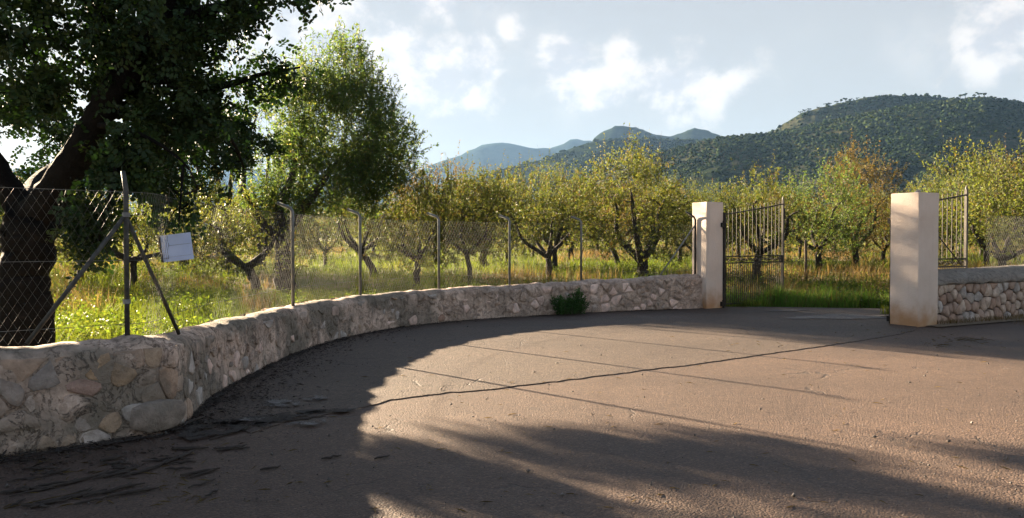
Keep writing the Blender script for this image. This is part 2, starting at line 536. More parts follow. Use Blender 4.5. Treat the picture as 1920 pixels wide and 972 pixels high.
M['print'] = m
m, n, p = mat('stick')
f = n.noise(25, 4, 0.6, obj_vec(n))
n.link(n.ramp(f, [(0.3, (0.014, 0.010, 0.008)), (0.7, (0.05, 0.037, 0.028))]), p.inputs['Base Color'])
p.inputs['Roughness'].default_value = 0.9
M['stick'] = m
m, n, p = mat('wood_grey')
f = n.noise(18, 5, 0.6, obj_vec(n))
n.link(n.ramp(f, [(0.3, (0.06, 0.045, 0.033)), (0.7, (0.13, 0.10, 0.075))]), p.inputs['Base Color'])
p.inputs['Roughness'].default_value = 0.95
M['wood'] = m
m, n, p = mat('cement_worn')
v = world_vec(n)
f = n.noise(14, 6, 0.65, v)
tb = n.new('ShaderNodeBsdfTransparent'); ms = n.new('ShaderNodeMixShader')
n.link(n.smooth(n.math('ADD', n.math('MULTIPLY', n.noise(9, 5, 0.65, v), 0.6), n.math('MULTIPLY', n.noise(50, 3, 0.6, v), 0.4)), 0.46, 0.52), ms.inputs[0])
n.link(tb.outputs[0], ms.inputs[1]); n.link(p.outputs[0], ms.inputs[2])
n.link(ms.outputs[0], m.node_tree.nodes['Material Output'].inputs[0])
n.link(n.ramp(f, [(0.3, (0.07, 0.062, 0.055)), (0.6, (0.16, 0.145, 0.132)), (0.8, (0.25, 0.235, 0.22))]), p.inputs['Base Color'])
p.inputs['Roughness'].default_value = 0.95
bump(n, p, f, 0.6, 0.02)
M['cement_worn'] = m
m, n, p = mat('mortar_lump')
f = n.noise(14, 6, 0.65, world_vec(n))
n.link(n.ramp(f, [(0.3, (0.2, 0.18, 0.16)), (0.7, (0.42, 0.38, 0.35))]), p.inputs['Base Color'])
M['cement'] = m


def hill_mat(name, veg, scrub, rock, sc):
    m, n, p = mat(name)
    v = world_vec(n)
    a = n.noise(0.012 * sc, 6, 0.62, v); b = n.noise(0.11 * sc, 5, 0.65, v)
    c = n.mix(n.smooth(n.math('ADD', n.math('MULTIPLY', a, 0.6), n.math('MULTIPLY', b, 0.4)), 0.42, 0.60), (*veg, 1), (*scrub, 1))
    c = n.mix(n.smooth(n.noise(0.045 * sc, 6, 0.7, v), 0.71, 0.76), c, (*rock, 1))
    n.link(c, p.inputs['Base Color'])
    p.inputs['Roughness'].default_value = 1
    p.inputs['Specular IOR Level'].default_value = 0.0
    bump(n, p, b, 0.8, 4)
    return m


M['hill_near'] = hill_mat('hill_near', (0.018, 0.026, 0.012), (0.050, 0.048, 0.028), (0.17, 0.15, 0.125), 1)
M['hill_far'] = hill_mat('hill_far', (0.012, 0.020, 0.014), (0.020, 0.028, 0.020), (0.06, 0.06, 0.055), 0.5)

# ------------------------------------------------------------------ plan of the place
WALL_FRONT = [(-13.5, -2.6), (-9.0, 1.05), (-6.2, 3.3), (-4.6, 4.62), (-3.55, 5.47), (-2.95, 5.96), (-2.70, 6.30), (-2.78, 6.85), (-2.90, 7.6), (-2.95, 9.05), (-2.9, 10.7), (-2.68, 12.0),
              (-2.28, 13.2), (-1.57, 14.35), (-0.62, 15.25), (0.43, 15.95), (1.58, 16.65), (2.8, 17.25), (4.33, 17.86)]
WALL_T = 0.42


def catmull(pts, step):
    P = [Vector((a, b)) for a, b in pts]
    P = [P[0] * 2 - P[1]] + P + [P[-1] * 2 - P[-2]]
    out = []
    for i in range(1, len(P) - 2):
        k = max(2, int((P[i + 1] - P[i]).length / (step * 0.5)))
        for j in range(k):
            t = j / k
            a, b, c, d = P[i - 1], P[i], P[i + 1], P[i + 2]
            out.append(0.5 * ((2 * b) + (c - a) * t + (2 * a - 5 * b + 4 * c - d) * t * t + (3 * b - a - 3 * c + d) * t ** 3))
    out.append(P[-2])
    # resample evenly
    L = [0.0]
    for a, b in zip(out, out[1:]): L.append(L[-1] + (b - a).length)
    total = L[-1]
    n_ = int(total / step)
    res, j = [], 0
    for i in range(n_ + 1):
        s = total * i / n_
        while j < len(L) - 2 and L[j + 1] < s: j += 1
        t = (s - L[j]) / max(1e-9, L[j + 1] - L[j])
        res.append(out[j].lerp(out[j + 1], t))
    return res, total


PATH, PATH_L = catmull(WALL_FRONT, 0.06)


def path_frame(s):
    """Point on the wall's front line, its direction and the inward normal, at arc length s."""
    f = max(0.0, min(0.99999, s / PATH_L)) * (len(PATH) - 1)
    i = int(f); t = f - i
    p = PATH[i].lerp(PATH[i + 1], t)
    a, b = PATH[max(0, i - 2)], PATH[min(len(PATH) - 1, i + 3)]
    d = (b - a).normalized()
    nrm = Vector((-d.y, d.x))
    return p, d, nrm


def path_s_at_px(px, offset, lo=0.0):
    """Arc length at which the line set back by offset shows at photo column px (searching from the corner on)."""
    best, bs = 1e9, 0
    s = lo
    while s < PATH_L:
        p, d, nn = path_frame(s)
        q = p + nn * offset
        if q.y > 0.5:
            e = abs(960 + q.x / q.y * FPX - px)
            if e < best: best, bs = e, s
        s += 0.02
    return bs


PN1 = Vector((math.cos(math.radians(208)), math.sin(math.radians(208)), 0))   # outward normals of the pillars' two visible faces
PN2 = Vector((math.cos(math.radians(298)), math.sin(math.radians(298)), 0))
CL, AL, HL = Vector((4.38, 17.74, 0)), 0.49, 2.415       # left pillar: front corner, width, height
CR, AR, HR = Vector((7.19, 13.94, 0)), 0.56, 2.39
WD = -PN1                                                  # direction along the right-hand wall
WR0 = CR + WD * AR - PN2 * 0.05                            # where the right-hand wall's face starts

# inner limit of the road and apron: behind it the orchard ground rises
INNER = [(p[0] - 0.0, p[1]) for p in [(q.x, q.y) for q in PATH[::8]]]
INNER += [(4.6, 18.3), (5.3, 18.25), (6.3, 18.15), (7.4, 17.9), (8.6, 17.75), (8.9, 16.4)]
e0 = WR0 + WD * 1.6
INNER += [(e0.x, e0.y), ((WR0 + WD * 60).x, (WR0 + WD * 60).y)]
_IP = np.array(INNER)


def inner_dist(x, y):
    """Signed distance to the inner limit, positive on the orchard side."""
    x = np.asarray(x, dtype=float); y = np.asarray(y, dtype=float)
    best = np.full(x.shape, 1e18); sg = np.ones(x.shape)
    for (ax, ay), (bx, by) in zip(_IP[:-1], _IP[1:]):
        dx, dy = bx - ax, by - ay
        l2 = dx * dx + dy * dy + 1e-12
        t = np.clip(((x - ax) * dx + (y - ay) * dy) / l2, 0, 1)
        ex, ey = x - (ax + t * dx), y - (ay + t * dy)
        d2 = ex * ex + ey * ey
        cr = dx * (y - ay) - dy * (x - ax)
        m_ = d2 < best - 1e-12
        best = np.where(m_, d2, best); sg = np.where(m_, np.sign(cr), sg)
    return np.sqrt(best) * sg


def ground_z(x, y):
    x = np.asarray(x, dtype=float); y = np.asarray(y, dtype=float)
    sd = inner_dist(x, y)
    r = np.hypot(x, y)
    z = -0.06 + 0.18 * sstep(sd, 0.25, 4.5)
    z = z - 0.34 * np.exp(-((x + 6.6) ** 2 + (y - 22.5) ** 2) / 16.0)          # shallow hollow round the tall almond
    z = z + sstep(sd, 0.5, 3) * (np.clip(r - 22, 0, 110) * 0.019 + 0.10 * (fbm(x * 0.35, y * 0.35, 5, 3) - 0.5))
    return z


def gz(x, y):
    return float(ground_z(np.array([x]), np.array([y]))[0])


# ------------------------------------------------------------------ ground, road, apron
def build_ground():
    n_ = 260
    t = np.linspace(-7.75, 7.75, n_)
    ax = np.sinh(t) * 3.0
    X, Y = np.meshgrid(ax, ax + 12.0)
    Z = ground_z(X, Y)
    V = np.stack([X.ravel(), Y.ravel(), Z.ravel()], 1)
    i = np.arange((n_ - 1) * (n_ - 1)); r, c = i // (n_ - 1), i % (n_ - 1)
    a = r * n_ + c
    F = np.stack([a, a + 1, a + n_ + 1, a + n_], 1)
    link('ground', np_mesh('ground', V, F, True), M['earth'], kind='structure')


build_ground()


def sheet(name, poly, z, material, skirt=0.0, kind='structure', parent=None):
    pts = [Vector((a, b, 0)) for a, b in poly]
    tris = tessellate_polygon([pts])
    V = [(a, b, z if not callable(z) else z(a, b)) for a, b in poly]
    F = [tuple(t) for t in tris]
    # keep every face upwards
    G = []
    for t in F:
        a, b, c = (Vector(V[i]) for i in t)
        G.append(t if (b - a).cross(c - a).z > 0 else t[::-1])
    n0 = len(V)
    if skirt:
        V += [(a, b, zz - skirt) for a, b, zz in V]
        for i in range(n0):
            j = (i + 1) % n0
            G.append((i, i + n0, j + n0, j))
    me = bpy.data.meshes.new(name)
    me.from_pydata(V, [], G)
    bm = bmesh.new(); bm.from_mesh(me); bmesh.ops.recalc_face_normals(bm, faces=bm.faces); bm.to_mesh(me); bm.free()
    return link(name, me, material, parent, kind)


wall_in = [((p + path_frame(i / (len(PATH) - 1) * PATH_L)[2] * 0.15)) for i, p in enumerate(PATH)][::4]
gate_floor = [(4.6, 18.35), (5.3, 18.3), (6.3, 18.2), (7.4, 17.95), (8.6, 17.8), (8.75, 16.4), (8.2, 15.0)]
far_r = WR0 + WD * 60
road_poly = [(p.x, p.y) for p in wall_in] + gate_floor + [((WR0 + WD * 0.4 + PN2 * -0.2).x, (WR0 + WD * 0.4 + PN2 * -0.2).y), (far_r.x, far_r.y), (far_r.x, -60), (-60, -60), (-60, -40)]
sheet('road', road_poly, 0.0, M['road'])

LIP_PX = [(470, 815), (540, 792), (600, 782), (655, 772), (700, 762), (730, 752), (790, 745), (850, 738), (905, 733), (960, 727), (1030, 719), (1100, 710), (1150, 704), (1200, 697), (1260, 690), (1320, 682),
          (1380, 674), (1440, 665), (1500, 657), (1560, 648), (1610, 641), (1650, 634), (1690, 628), (1716, 620)]


def ground_at(px, py):
    d = FPX * 1.5 / (py - HORIZON)
    return Vector(((px - 960) / FPX * d, d))


lip = []
for (a, b) in zip(LIP_PX, LIP_PX[1:]):
    p0, p1 = ground_at(*a), ground_at(*b)
    k = max(2, int((p1 - p0).length / 0.05))
    for j in range(k): lip.append(p0.lerp(p1, j / k))
lip.append(ground_at(*LIP_PX[-1]))
lipn = []
for i, p in enumerate(lip):
    o = 0.10 * (mnoise.noise(Vector((p.x * 1.6, p.y * 1.6, 0))) * 0.45 + 0.6 * mnoise.noise(Vector((p.x * 7, p.y * 7, 3))))
    lipn.append((p.x + o * 0.3, p.y + o))
i0 = min(range(len(PATH)), key=lambda i: (PATH[i] - Vector((-2.82, 7.1))).length)
wall_part = [((PATH[i] + path_frame(i / (len(PATH) - 1) * PATH_L)[2] * 0.12)) for i in range(i0, len(PATH), 4)]
apron_poly = [(p.x, p.y) for p in wall_part] + gate_floor[:-2] + [(8.6, 16.4), (8.0, 15.0), (7.35, 14.25)] + [q for q in lipn[::-1]]
sheet('driveway', apron_poly, 0.009, M['apron'], skirt=0.03)


def blob_poly(cx, cy, rx, ry, n_=28, rough=0.3, seed=0, rot=0.0):
    out = []
    for i in range(n_):
        a = 2 * PI * i / n_
        k = 1 + rough * (2 * mnoise.noise(Vector((math.cos(a) * 1.6 + seed * 7.7, math.sin(a) * 1.6, seed * 3.1))) + 0.7 * mnoise.noise(Vector((math.cos(a) * 5 + seed, math.sin(a) * 5, seed))))
        x, y = math.cos(a) * rx * k, math.sin(a) * ry * k
        out.append((cx + x * math.cos(rot) - y * math.sin(rot), cy + x * math.sin(rot) + y * math.cos(rot)))
    return out


for i, (px, py, rx, ry, rot) in enumerate([(522, 762, 0.17, 0.16, 0.2), (590, 752, 0.09, 0.12, 0.1), (575, 800, 0.16, 0.08, 0.5), (470, 792, 0.09, 0.08, 0.0)]):
    g = ground_at(px, py)
    sheet('cement_patch', blob_poly(g.x, g.y, rx, ry, seed=i + 3, rot=rot), 0.0255, M['cement_worn'])

for i, (px, py, rx, ry, rot) in enumerate([(1590, 596, 1.0, 0.42, 0.3), (1470, 584, 0.55, 0.16, 0.2)]):
    g = ground_at(px, py)
    sheet('gravel_patch', blob_poly(g.x, g.y, rx, ry, 40, 0.35, seed=i + 43, rot=rot), 0.0195, M['gravel'])
# dark leaf mould along the foot of the left wall
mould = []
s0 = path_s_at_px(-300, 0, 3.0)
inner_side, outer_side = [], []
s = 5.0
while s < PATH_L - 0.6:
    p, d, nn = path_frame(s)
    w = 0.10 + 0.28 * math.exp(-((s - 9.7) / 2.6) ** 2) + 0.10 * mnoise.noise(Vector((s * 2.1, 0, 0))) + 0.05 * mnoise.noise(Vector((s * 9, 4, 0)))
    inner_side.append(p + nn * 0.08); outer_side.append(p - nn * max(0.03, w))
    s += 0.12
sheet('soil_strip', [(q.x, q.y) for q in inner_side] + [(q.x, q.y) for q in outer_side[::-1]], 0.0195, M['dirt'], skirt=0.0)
for i, (px, py, rx, ry, rot) in enumerate([(395, 806, 0.34, 0.26, 0.7), (500, 790, 0.34, 0.16, 0.5), (620, 776, 0.20, 0.07, 0.3)]):
    g = ground_at(px, py)
    sheet('soil_patch', blob_poly(g.x, g.y, rx, ry, 44, 0.42, seed=i + 23, rot=rot), 0.0235 if py < 830 else 0.006, M['dirt'])
# dry strip at the foot of the right-hand wall
st_in, st_out = [], []
for i in range(60):
    s = -0.35 + i * 0.12
    q = WR0 + WD * s
    w = 0.32 + 0.10 * mnoise.noise(Vector((s * 1.9, 7, 0))) + 0.05 * mnoise.noise(Vector((s * 8, 2, 0)))
    st_in.append(q - PN2 * 0.1); st_out.append(q + PN2 * w)
sheet('verge', [(q.x, q.y) for q in st_in] + [(q.x, q.y) for q in st_out[::-1]], 0.0195, M['dry_soil'])

# ------------------------------------------------------------------ left stone wall
def wall_top(s):
    y = path_frame(s)[0].y
    h = float(np.interp(y, [3, 6.2, 7.4, 9.0, 12.5, 14.5, 15.8, 16.7, 17.3, 17.9], [0.78, 0.755, 0.70, 0.62, 0.60, 0.63, 0.65, 0.685, 0.73, 0.79]))
    return h + 0.022 * mnoise.noise(Vector((s * 0.9, 1.7, 0))) + 0.02 * mnoise.noise(Vector((s * 3.1, 5.2, 0)))


def wall_surface(s, z, h=0.0):
    """Point on the wall's front at arc length s, height z, standing out by h."""
    p, d, nn = path_frame(s)
    batter = 0.05 * z
    z = z * wall_top(s) / 0.80
    q = p + nn * (batter - h)
    return Vector((q.x, q.y, z))


stone_wall = empty('stone_wall', (0, 0, 0), 'long curving rubble stone wall with rounded mortar top under the fence', 'wall')


def build_wall_body():
    prof_n = 26
    V = []; rows = len(PATH)
    for i in range(rows):
        s = i / (rows - 1) * PATH_L
        p, d, nn = path_frame(s)
        H = wall_top(s)
        prof = []
        HK = H / 0.80
        for z in (-0.10, 0.02, 0.10, 0.18, 0.26, 0.34, 0.42, 0.50, 0.57, 0.63): prof.append((0.05 * z, z * HK))
        for k in range(8):
            a = PI * (1 - k / 7)
            prof.append((0.03 + (WALL_T - 0.03) / 2 * (1 + math.cos(a)) * 0.98 + 0.004, (0.66 + 0.14 * math.sin(a) ** 0.95 if k not in (0, 7) else 0.66) * HK))
        for z in (0.6, 0.5, 0.4, 0.3, 0.2, 0.1, 0.0, -0.1): prof.append((WALL_T, z))
        for (o, z) in prof:
            q = p + nn * o
            v = Vector((q.x, q.y, z))
            a = mnoise.noise(Vector((s * 3.0, z * 4.0, 0.3))) * 0.022 + mnoise.noise(Vector((s * 8, z * 9, 2.3))) * 0.016 + mnoise.noise(Vector((s * 20, z * 20, 5.3))) * 0.007
            side = -1 if o < WALL_T / 2 else 1
            v.x += nn.x * a * side; v.y += nn.y * a * side
            if 0.64 < z / HK: v.z += a * 1.0
            V.append(v)
    m_ = len(prof)
    F = []
    for i in range(rows - 1):
        for k in range(m_ - 1):
            a = i * m_ + k
            F.append((a, a + m_, a + m_ + 1, a + 1))
    link('mortar_body', np_mesh('mortar_body', V, F, True), M['mortar'], stone_wall)
    # end face at the gate pillar
    me = bpy.data.meshes.new('end_face')
    me.from_pydata([tuple(V[(rows - 1) * m_ + k]) for k in range(m_)], [], [tuple(range(m_))])
    link('end_face', me, M['mortar'], stone_wall)


build_wall_body()


def clip_cell(poly, a, b):
    """Keep the part of the polygon nearer to a than to b."""
    mid = (a + b) * 0.5; nn = b - a
    out = []
    for i in range(len(poly)):
        p, q = poly[i], poly[(i + 1) % len(poly)]
        dp, dq = (p - mid).dot(nn), (q - mid).dot(nn)
        if dp <= 0: out.append(p)
        if (dp < 0) != (dq < 0) and abs(dp - dq) > 1e-12: out.append(p.lerp(q, dp / (dp - dq)))
    return out


def voronoi_cells(seeds, bound):
    cells = []
    for i, a in enumerate(seeds):
        poly = bound(a)
        for j, b in enumerate(seeds):
            if i != j and abs(a.x - b.x) < 1.3 and len(poly) >= 3: poly = clip_cell(poly, a, b)
        cells.append(poly)
    return cells


def stone_mesh(name, poly, surf, gap, h, rnd, n_out=11, depth=0.03, rough=0.16):
    """A stone filling a cell: poly in wall coordinates, surf maps (s, z, h) into the world."""
    c = Vector((sum(p.x for p in poly) / len(poly), sum(p.y for p in poly) / len(poly)))
    # even outline samples
    L = [0]
    for i in range(len(poly)): L.append(L[-1] + (poly[(i + 1) % len(poly)] - poly[i]).length)
    per = L[-1]
    outline = []
    j = 0
    for k in range(n_out):
        t = per * k / n_out
        while L[j + 1] < t: j += 1
        u = (t - L[j]) / max(1e-9, L[j + 1] - L[j])
        outline.append(poly[j].lerp(poly[(j + 1) % len(poly)], u))
    V, F = [], []
    sm = []
    for k in range(n_out):                                     # round the corners a little, then draw in by the joint
        q = outline[k] * 0.84 + (outline[k - 1] + outline[(k + 1) % n_out]) * 0.08
        r = (q - c); l = max(1e-6, r.length)
        sm.append(c + r * max(0.25, (l - gap) / l) * (1 + rnd.uniform(-rough, rough) * 0.35))
    tx, tz = rnd.uniform(-0.3, 0.3), rnd.uniform(-0.3, 0.3)
    def put(q, hh): V.append(surf(q.x, q.y, hh))
    for q in sm: put(q, -depth)
    for q in sm: put(c + (q - c) * rnd.uniform(0.96, 1.0), h * rnd.uniform(0.45, 0.75))
    for q in sm:
        qq = c + (q - c) * rnd.uniform(0.84, 0.93)
        put(qq, h * (rnd.uniform(0.88, 1.10)) + ((qq.x - c.x) * tx + (qq.y - c.y) * tz) * 0.30)
    put(c + Vector((rnd.uniform(-.01, .01), rnd.uniform(-.01, .01))), h * rnd.uniform(0.92, 1.12))
    n_ = n_out
    for k in range(n_):
        k2 = (k + 1) % n_
        F.append((k, k2, n_ + k2)); F.append((k, n_ + k2, n_ + k))
        F.append((n_ + k, n_ + k2, 2 * n_ + k2)); F.append((n_ + k, 2 * n_ + k2, 2 * n_ + k))
        F.append((2 * n_ + k, 2 * n_ + k2, 3 * n_))
    return np_mesh(name, V, F, False)


def build_wall_stones():
    rnd = random.Random(11)
    s_lo = path_s_at_px(-60, 0.0, 5.5)
    s_lo = min(range(0, 4000), key=lambda i: abs((path_frame(i * 0.005)[0] - Vector((-3.75, 5.31))).length)) * 0.005
    s_corner = min(range(0, 5000), key=lambda i: abs((path_frame(i * 0.005)[0] - Vector((-2.70, 6.30))).length)) * 0.005
    seeds = []
    s = s_lo
    tries = 0
    # dart throwing with a spacing that depends on where along the wall
    def gap_at(s_): return 0.18 if s_ < s_corner + 0.5 else 0.205
    while len(seeds) < 296 and tries < 30000:
        tries += 1
        s_ = rnd.uniform(s_lo, PATH_L - 0.1); z = rnd.uniform(0.02, 0.66)
        k = gap_at(s_) * rnd.choice((0.5, 0.7, 0.9, 1.1, 1.45, 1.7))
        if all(math.hypot((s_ - q.x) * 0.80, (z - q.y) * 1.12) > k for q in seeds): seeds.append(Vector((s_, z)))
    seeds.sort(key=lambda q: q.x)
    def bound(a): return [Vector((a.x - 0.4, 0.0)), Vector((a.x + 0.4, 0.0)), Vector((a.x + 0.4, 0.72)), Vector((a.x - 0.4, 0.72))]
    for a, poly in zip(seeds, voronoi_cells(seeds, bound)):
        if len(poly) < 3: continue
        near = a.x < s_corner + 0.35
        far = a.x > PATH_L - 5.0
        roll = rnd.random()
        if near:
            gap, h, mt = rnd.uniform(0.002, 0.012), rnd.choice((-0.004, 0.002, 0.006, 0.010, 0.016, 0.022)), M['mortar'] if roll < 0.30 else M['stone'] if roll < 0.92 else M['pale_stone']
        elif far:
            gap, h, mt = rnd.uniform(0.004, 0.03), rnd.uniform(0.004, 0.030), M['mortar'] if roll < 0.78 else M['set_stone'] if roll < 0.97 else M['pale_stone']
        else:
            if roll < 0.20: continue
            gap, h = rnd.uniform(0.02, 0.075), rnd.uniform(0.004, 0.02)
            mt = M['pale_stone'] if roll > 0.91 else M['stone'] if roll > 0.84 else M['set_stone'] if roll > 0.74 else M['mortar']
        link('stone', stone_mesh('stone', poly, wall_surface, gap, h, rnd, 11), mt, stone_wall)
    # the big boulder that sticks out at the corner's foot
    c = Vector((s_corner - 0.16, 0.17))
    poly = [c + Vector((math.cos(a) * 0.27, math.sin(a) * 0.135)) for a in [2 * PI * k / 9 for k in range(9)]]
    link('stone', stone_mesh('stone', poly, wall_surface, 0.0, 0.085, rnd, 12, 0.05, 0.5), M['stone'], stone_wall)


build_wall_stones()

# ------------------------------------------------------------------ right stone wall
right_wall = empty('stone_wall', (WR0.x, WR0.y, 0), 'short straight wall of fitted stones with sloping cement cap beside the front pillar', 'wall')
RW_LEN = 9.0


def rw(s, o, z):
    q = WR0 + WD * s - PN2 * o
    return Vector((q.x - WR0.x, q.y - WR0.y, z))


def build_right_wall():
    rnd = random.Random(5)
    V, F = [], []
    ns = 110
    prof = [(0.07, -0.1), (0.07, 0.2), (0.07, 0.45), (0.06, 0.74), (0.45, 0.74), (0.45, -0.1)]
    for i in range(ns + 1):
        s = RW_LEN * i / ns
        for (o, z) in prof: V.append(rw(s, o + 0.008 * mnoise.noise(Vector((s * 6, z * 6, 0))), z))
    m_ = len(prof)
    for i in range(ns):
        for k in range(m_ - 1):
            a = i * m_ + k
            F.append((a, a + m_, a + m_ + 1, a + 1))
    link('joint_body', np_mesh('joint_body', V, F, True), M['joint'], right_wall)
    V, F = [], []
    prof = [(0.07, 0.715), (-0.012, 0.735), (-0.02, 0.76), (0.03, 0.80), (0.12, 0.855), (0.22, 0.905), (0.32, 0.95), (0.41, 0.975), (0.47, 0.96), (0.48, 0.74), (0.07, 0.72)]
    for i in range(ns + 1):
        s = RW_LEN * i / ns
        for k, (o, z) in enumerate(prof):
            a = 0.016 * mnoise.noise(Vector((s * 2.2, o * 5, 2))) + 0.008 * mnoise.noise(Vector((s * 9, o * 14, 6)))
            zz = z + (a + 0.020 * s if z > 0.73 and k < 9 else 0)
            if k in (0, 1, 2): zz = z + 0.030 * mnoise.noise(Vector((s * 3.3, 1, 9)))
            V.append(rw(s, o + a * 0.5, zz))
    m_ = len(prof)
    for i in range(ns):
        for k in range(m_ - 1):
            a = i * m_ + k
            F.append((a, a + m_, a + m_ + 1, a + 1))
    link('coping', np_mesh('coping', V, F, True), M['coping'], right_wall)
    seeds, tries = [], 0
    while len(seeds) < 110 and tries < 12000:
        tries += 1
        s_, z = rnd.uniform(0.03, 5.2), rnd.uniform(0.05, 0.70)
        k = 0.20 * rnd.uniform(0.7, 1.35)
        if all(math.hypot((s_ - q.x) * 1.25, (z - q.y) * 0.80) > k for q in seeds): seeds.append(Vector((s_, z)))
    def bound(a): return [Vector((max(0.0, a.x - 0.4), -0.02)), Vector((a.x + 0.4, -0.02)), Vector((a.x + 0.4, 0.735)), Vector((max(0.0, a.x - 0.4), 0.735))]
    def surf(s, z, h): return rw(s, 0.05 - h, z)
    for a, poly in zip(seeds, voronoi_cells(seeds, bound)):
        if len(poly) < 3: continue
        link('stone', stone_mesh('stone', poly, surf, rnd.uniform(0.005, 0.013), rnd.uniform(0.028, 0.055), rnd, 12, 0.03, 0.10), M['pale_stone'] if rnd.random() < 0.14 else M['wall_stone'], right_wall)


build_right_wall()

# ------------------------------------------------------------------ gate pillars
def pillar(C, a, h, label):
    root = empty('gate_pillar', C - PN1 * a / 2 - PN2 * a / 2, label, 'pillar', 'gate pillars', math.radians(28))
    bm = bmesh.new()
    n_ = 10
    bmesh.ops.create_cube(bm, size=1.0)
    bmesh.ops.scale(bm, vec=(a, a, h + 0.1), verts=bm.verts)
    bmesh.ops.translate(bm, vec=(0, 0, (h + 0.1) / 2 - 0.1), verts=bm.verts)
    bmesh.ops.bevel(bm, geom=list(bm.edges), offset=0.012, segments=2, affect='EDGES', profile=0.6)
    bmesh.ops.subdivide_edges(bm, edges=[e for e in bm.edges if e.calc_length() > 0.4], cuts=7, use_grid_fill=True)
    for v_ in bm.verts:
        k = 0.006 * mnoise.noise(v_.co * 2.1 + Vector((C.x, 0, 0))) + 0.003 * mnoise.noise(v_.co * 7)
        v_.co.x += k; v_.co.y -= k
    me = bpy.data.meshes.new('pillar_body'); bm.to_mesh(me); bm.free()
    link('pillar_body', me, M['plaster'], root)
    return root


pillar_l = pillar(CL, AL, HL, 'farther pale pink plastered gate pillar where the curving wall ends')
pillar_r = pillar(CR, AR, HR, 'nearer cream plastered gate pillar with rust-stained foot at the road edge')
# chip of mortar lying on the front pillar
bm = bmesh.new()
bmesh.ops.create_icosphere(bm, subdivisions=2, radius=0.05)
for v_ in bm.verts:
    v_.co = Vector((v_.co.x * 1.0 + v_.co.z * 0.7, v_.co.y * 0.55, v_.co.z * 0.55)) * (1 + 0.4 * mnoise.noise(v_.co * 30))
    v_.co.z = max(v_.co.z, -0.018)
me = bpy.data.meshes.new('mortar_chip'); bm.to_mesh(me); bm.free()
chip = link('mortar_chip', me, M['cement'])
chip.location = CR - (PN1 + PN2) * 0.07 + Vector((0, 0, HR + 0.018))
tag(chip, 'small pale chip lying on the top of the nearer pillar', 'stone')

# ------------------------------------------------------------------ gate leaves
def gate_leaf(hinge, direction, label, with_brace, with_lock):
    """A leaf whose hinge stile stands at hinge and which runs along direction; x along the leaf, z up."""
    W, Z0, ZM0, ZM1 = 2.22, 0.07, 1.03, 1.18
    root = empty('gate_leaf', (hinge.x, hinge.y, 0), label, 'gate', 'wrought iron gate leaves', math.atan2(direction.y, direction.x))
    def top(x): return 2.14 + 0.30 * (x / W) ** 1.1
    link('hinge_stile', MB().box((0, 0, (Z0 + 2.16) / 2), (0.05, 0.05, 2.16 - Z0 + 0.04)).mesh('hinge_stile'), M['iron'], root)
    link('lock_stile', MB().box((W, 0, 1.30), (0.055, 0.05, 2.50)).mesh('lock_stile'), M['iron_lit'], root)
    tip = MB(); tip.tube([(W, 0, 2.55), (W, 0, 2.58), (W, 0, 2.64)], [0.026, 0.020, 0.002], 8)
    link('finial', tip.mesh('finial'), M['iron_lit'], root)
    mb = MB()
    xs = [W * i / 10 for i in range(11)]
    for a, b in zip(xs, xs[1:]):
        pa, pb = Vector((a, 0, top(a))), Vector((b, 0, top(b)))
        mb.tube([pa, pb], 0.020, 4)
    link('top_rail', mb.mesh('top_rail'), M['iron'], root)
    for z in (Z0 + 0.02, ZM0, ZM1):
        link('rail', MB().box((W / 2, 0, z), (W - 0.05, 0.028, 0.028)).mesh('rail'), M['iron'], root)
    bm_up, bm_lo = None, None
    nu = 15
    for i in range(1, nu):
        x = W * i / nu
        zt = top(x) + 0.11
        b = MB(); b.tube([(x, 0.0, ZM1 + 0.014), (x, 0, zt - 0.06), (x, 0, zt)], [0.009, 0.009, 0.002], 5)
        link('bar', b.mesh('bar'), M['iron'], root)
    nl = 30
    low = None
    for i in range(1, nl):
        x = W * i / nl
        if low is None:
            low = MB(); low.tube([(0, 0, Z0 + 0.034), (0, 0, ZM0 - 0.014)], 0.009, 5)
            low = low.mesh('bar')
        o = link('bar', low, M['iron'], root)
        o.location = (x, 0, 0)
    # scrolls in the middle band: one S curl in every bay
    sc = MB()
    pts = []
    for k in range(15):
        t = k / 14; a = t * 2.4 * PI
        r = 0.046 * (1 - 0.72 * t)
        pts.append(Vector((math.cos(a + PI) * r + 0.046, 0, math.sin(a + PI) * r + 0.018)))
    pts2 = [Vector((-q.x, 0, -q.z)) for q in pts]
    sc.tube(pts2[::-1] + pts[1:], 0.009, 4)
    scm = sc.mesh('scroll')
    for i in range(nu):
        o = link('scroll', scm, M['iron'], root)
        o.location = (W * (i + 0.5) / nu * 0.965 + 0.035, 0, (ZM0 + ZM1) / 2)
        o.scale = (0.80, 1, 1 if i % 2 else -1)
    if with_brace:
        b = MB(); b.tube([(0.75, -0.028, 2.05), (2.05, -0.028, 1.05)], 0.014, 5)
        link('brace', b.mesh('brace'), M['iron'], root)
    for z in (0.10, 1.90):
        h = MB(); h.box((-0.05, 0, z), (0.10, 0.05, 0.10)); h.tube([(-0.02, 0, z - 0.09), (-0.02, 0, z + 0.09)], 0.028, 8)
        link('hinge', h.mesh('hinge'), M['black'], root)
    if with_lock:
        for c_, sz in (((W + 0.02, 0, 2.20), (0.07, 0.06, 0.26)), ((W - 0.06, 0, 1.10), (0.09, 0.06, 0.16))):
            link('latch', MB().box(c_, sz).mesh('latch'), M['black'], root)
    return root


hl = CL + WD * (AL + 0.02) + PN2 * 0.015
gate_leaf(hl, Vector((1.80, 1.33, 0)), 'open iron gate leaf standing full height against the farther pillar', False, True)
hr = CR - PN2 * (AR + 0.04) + WD * 0.10
gate_leaf(hr, WD, 'open iron gate leaf half hidden behind the nearer pillar and short wall', True, False)

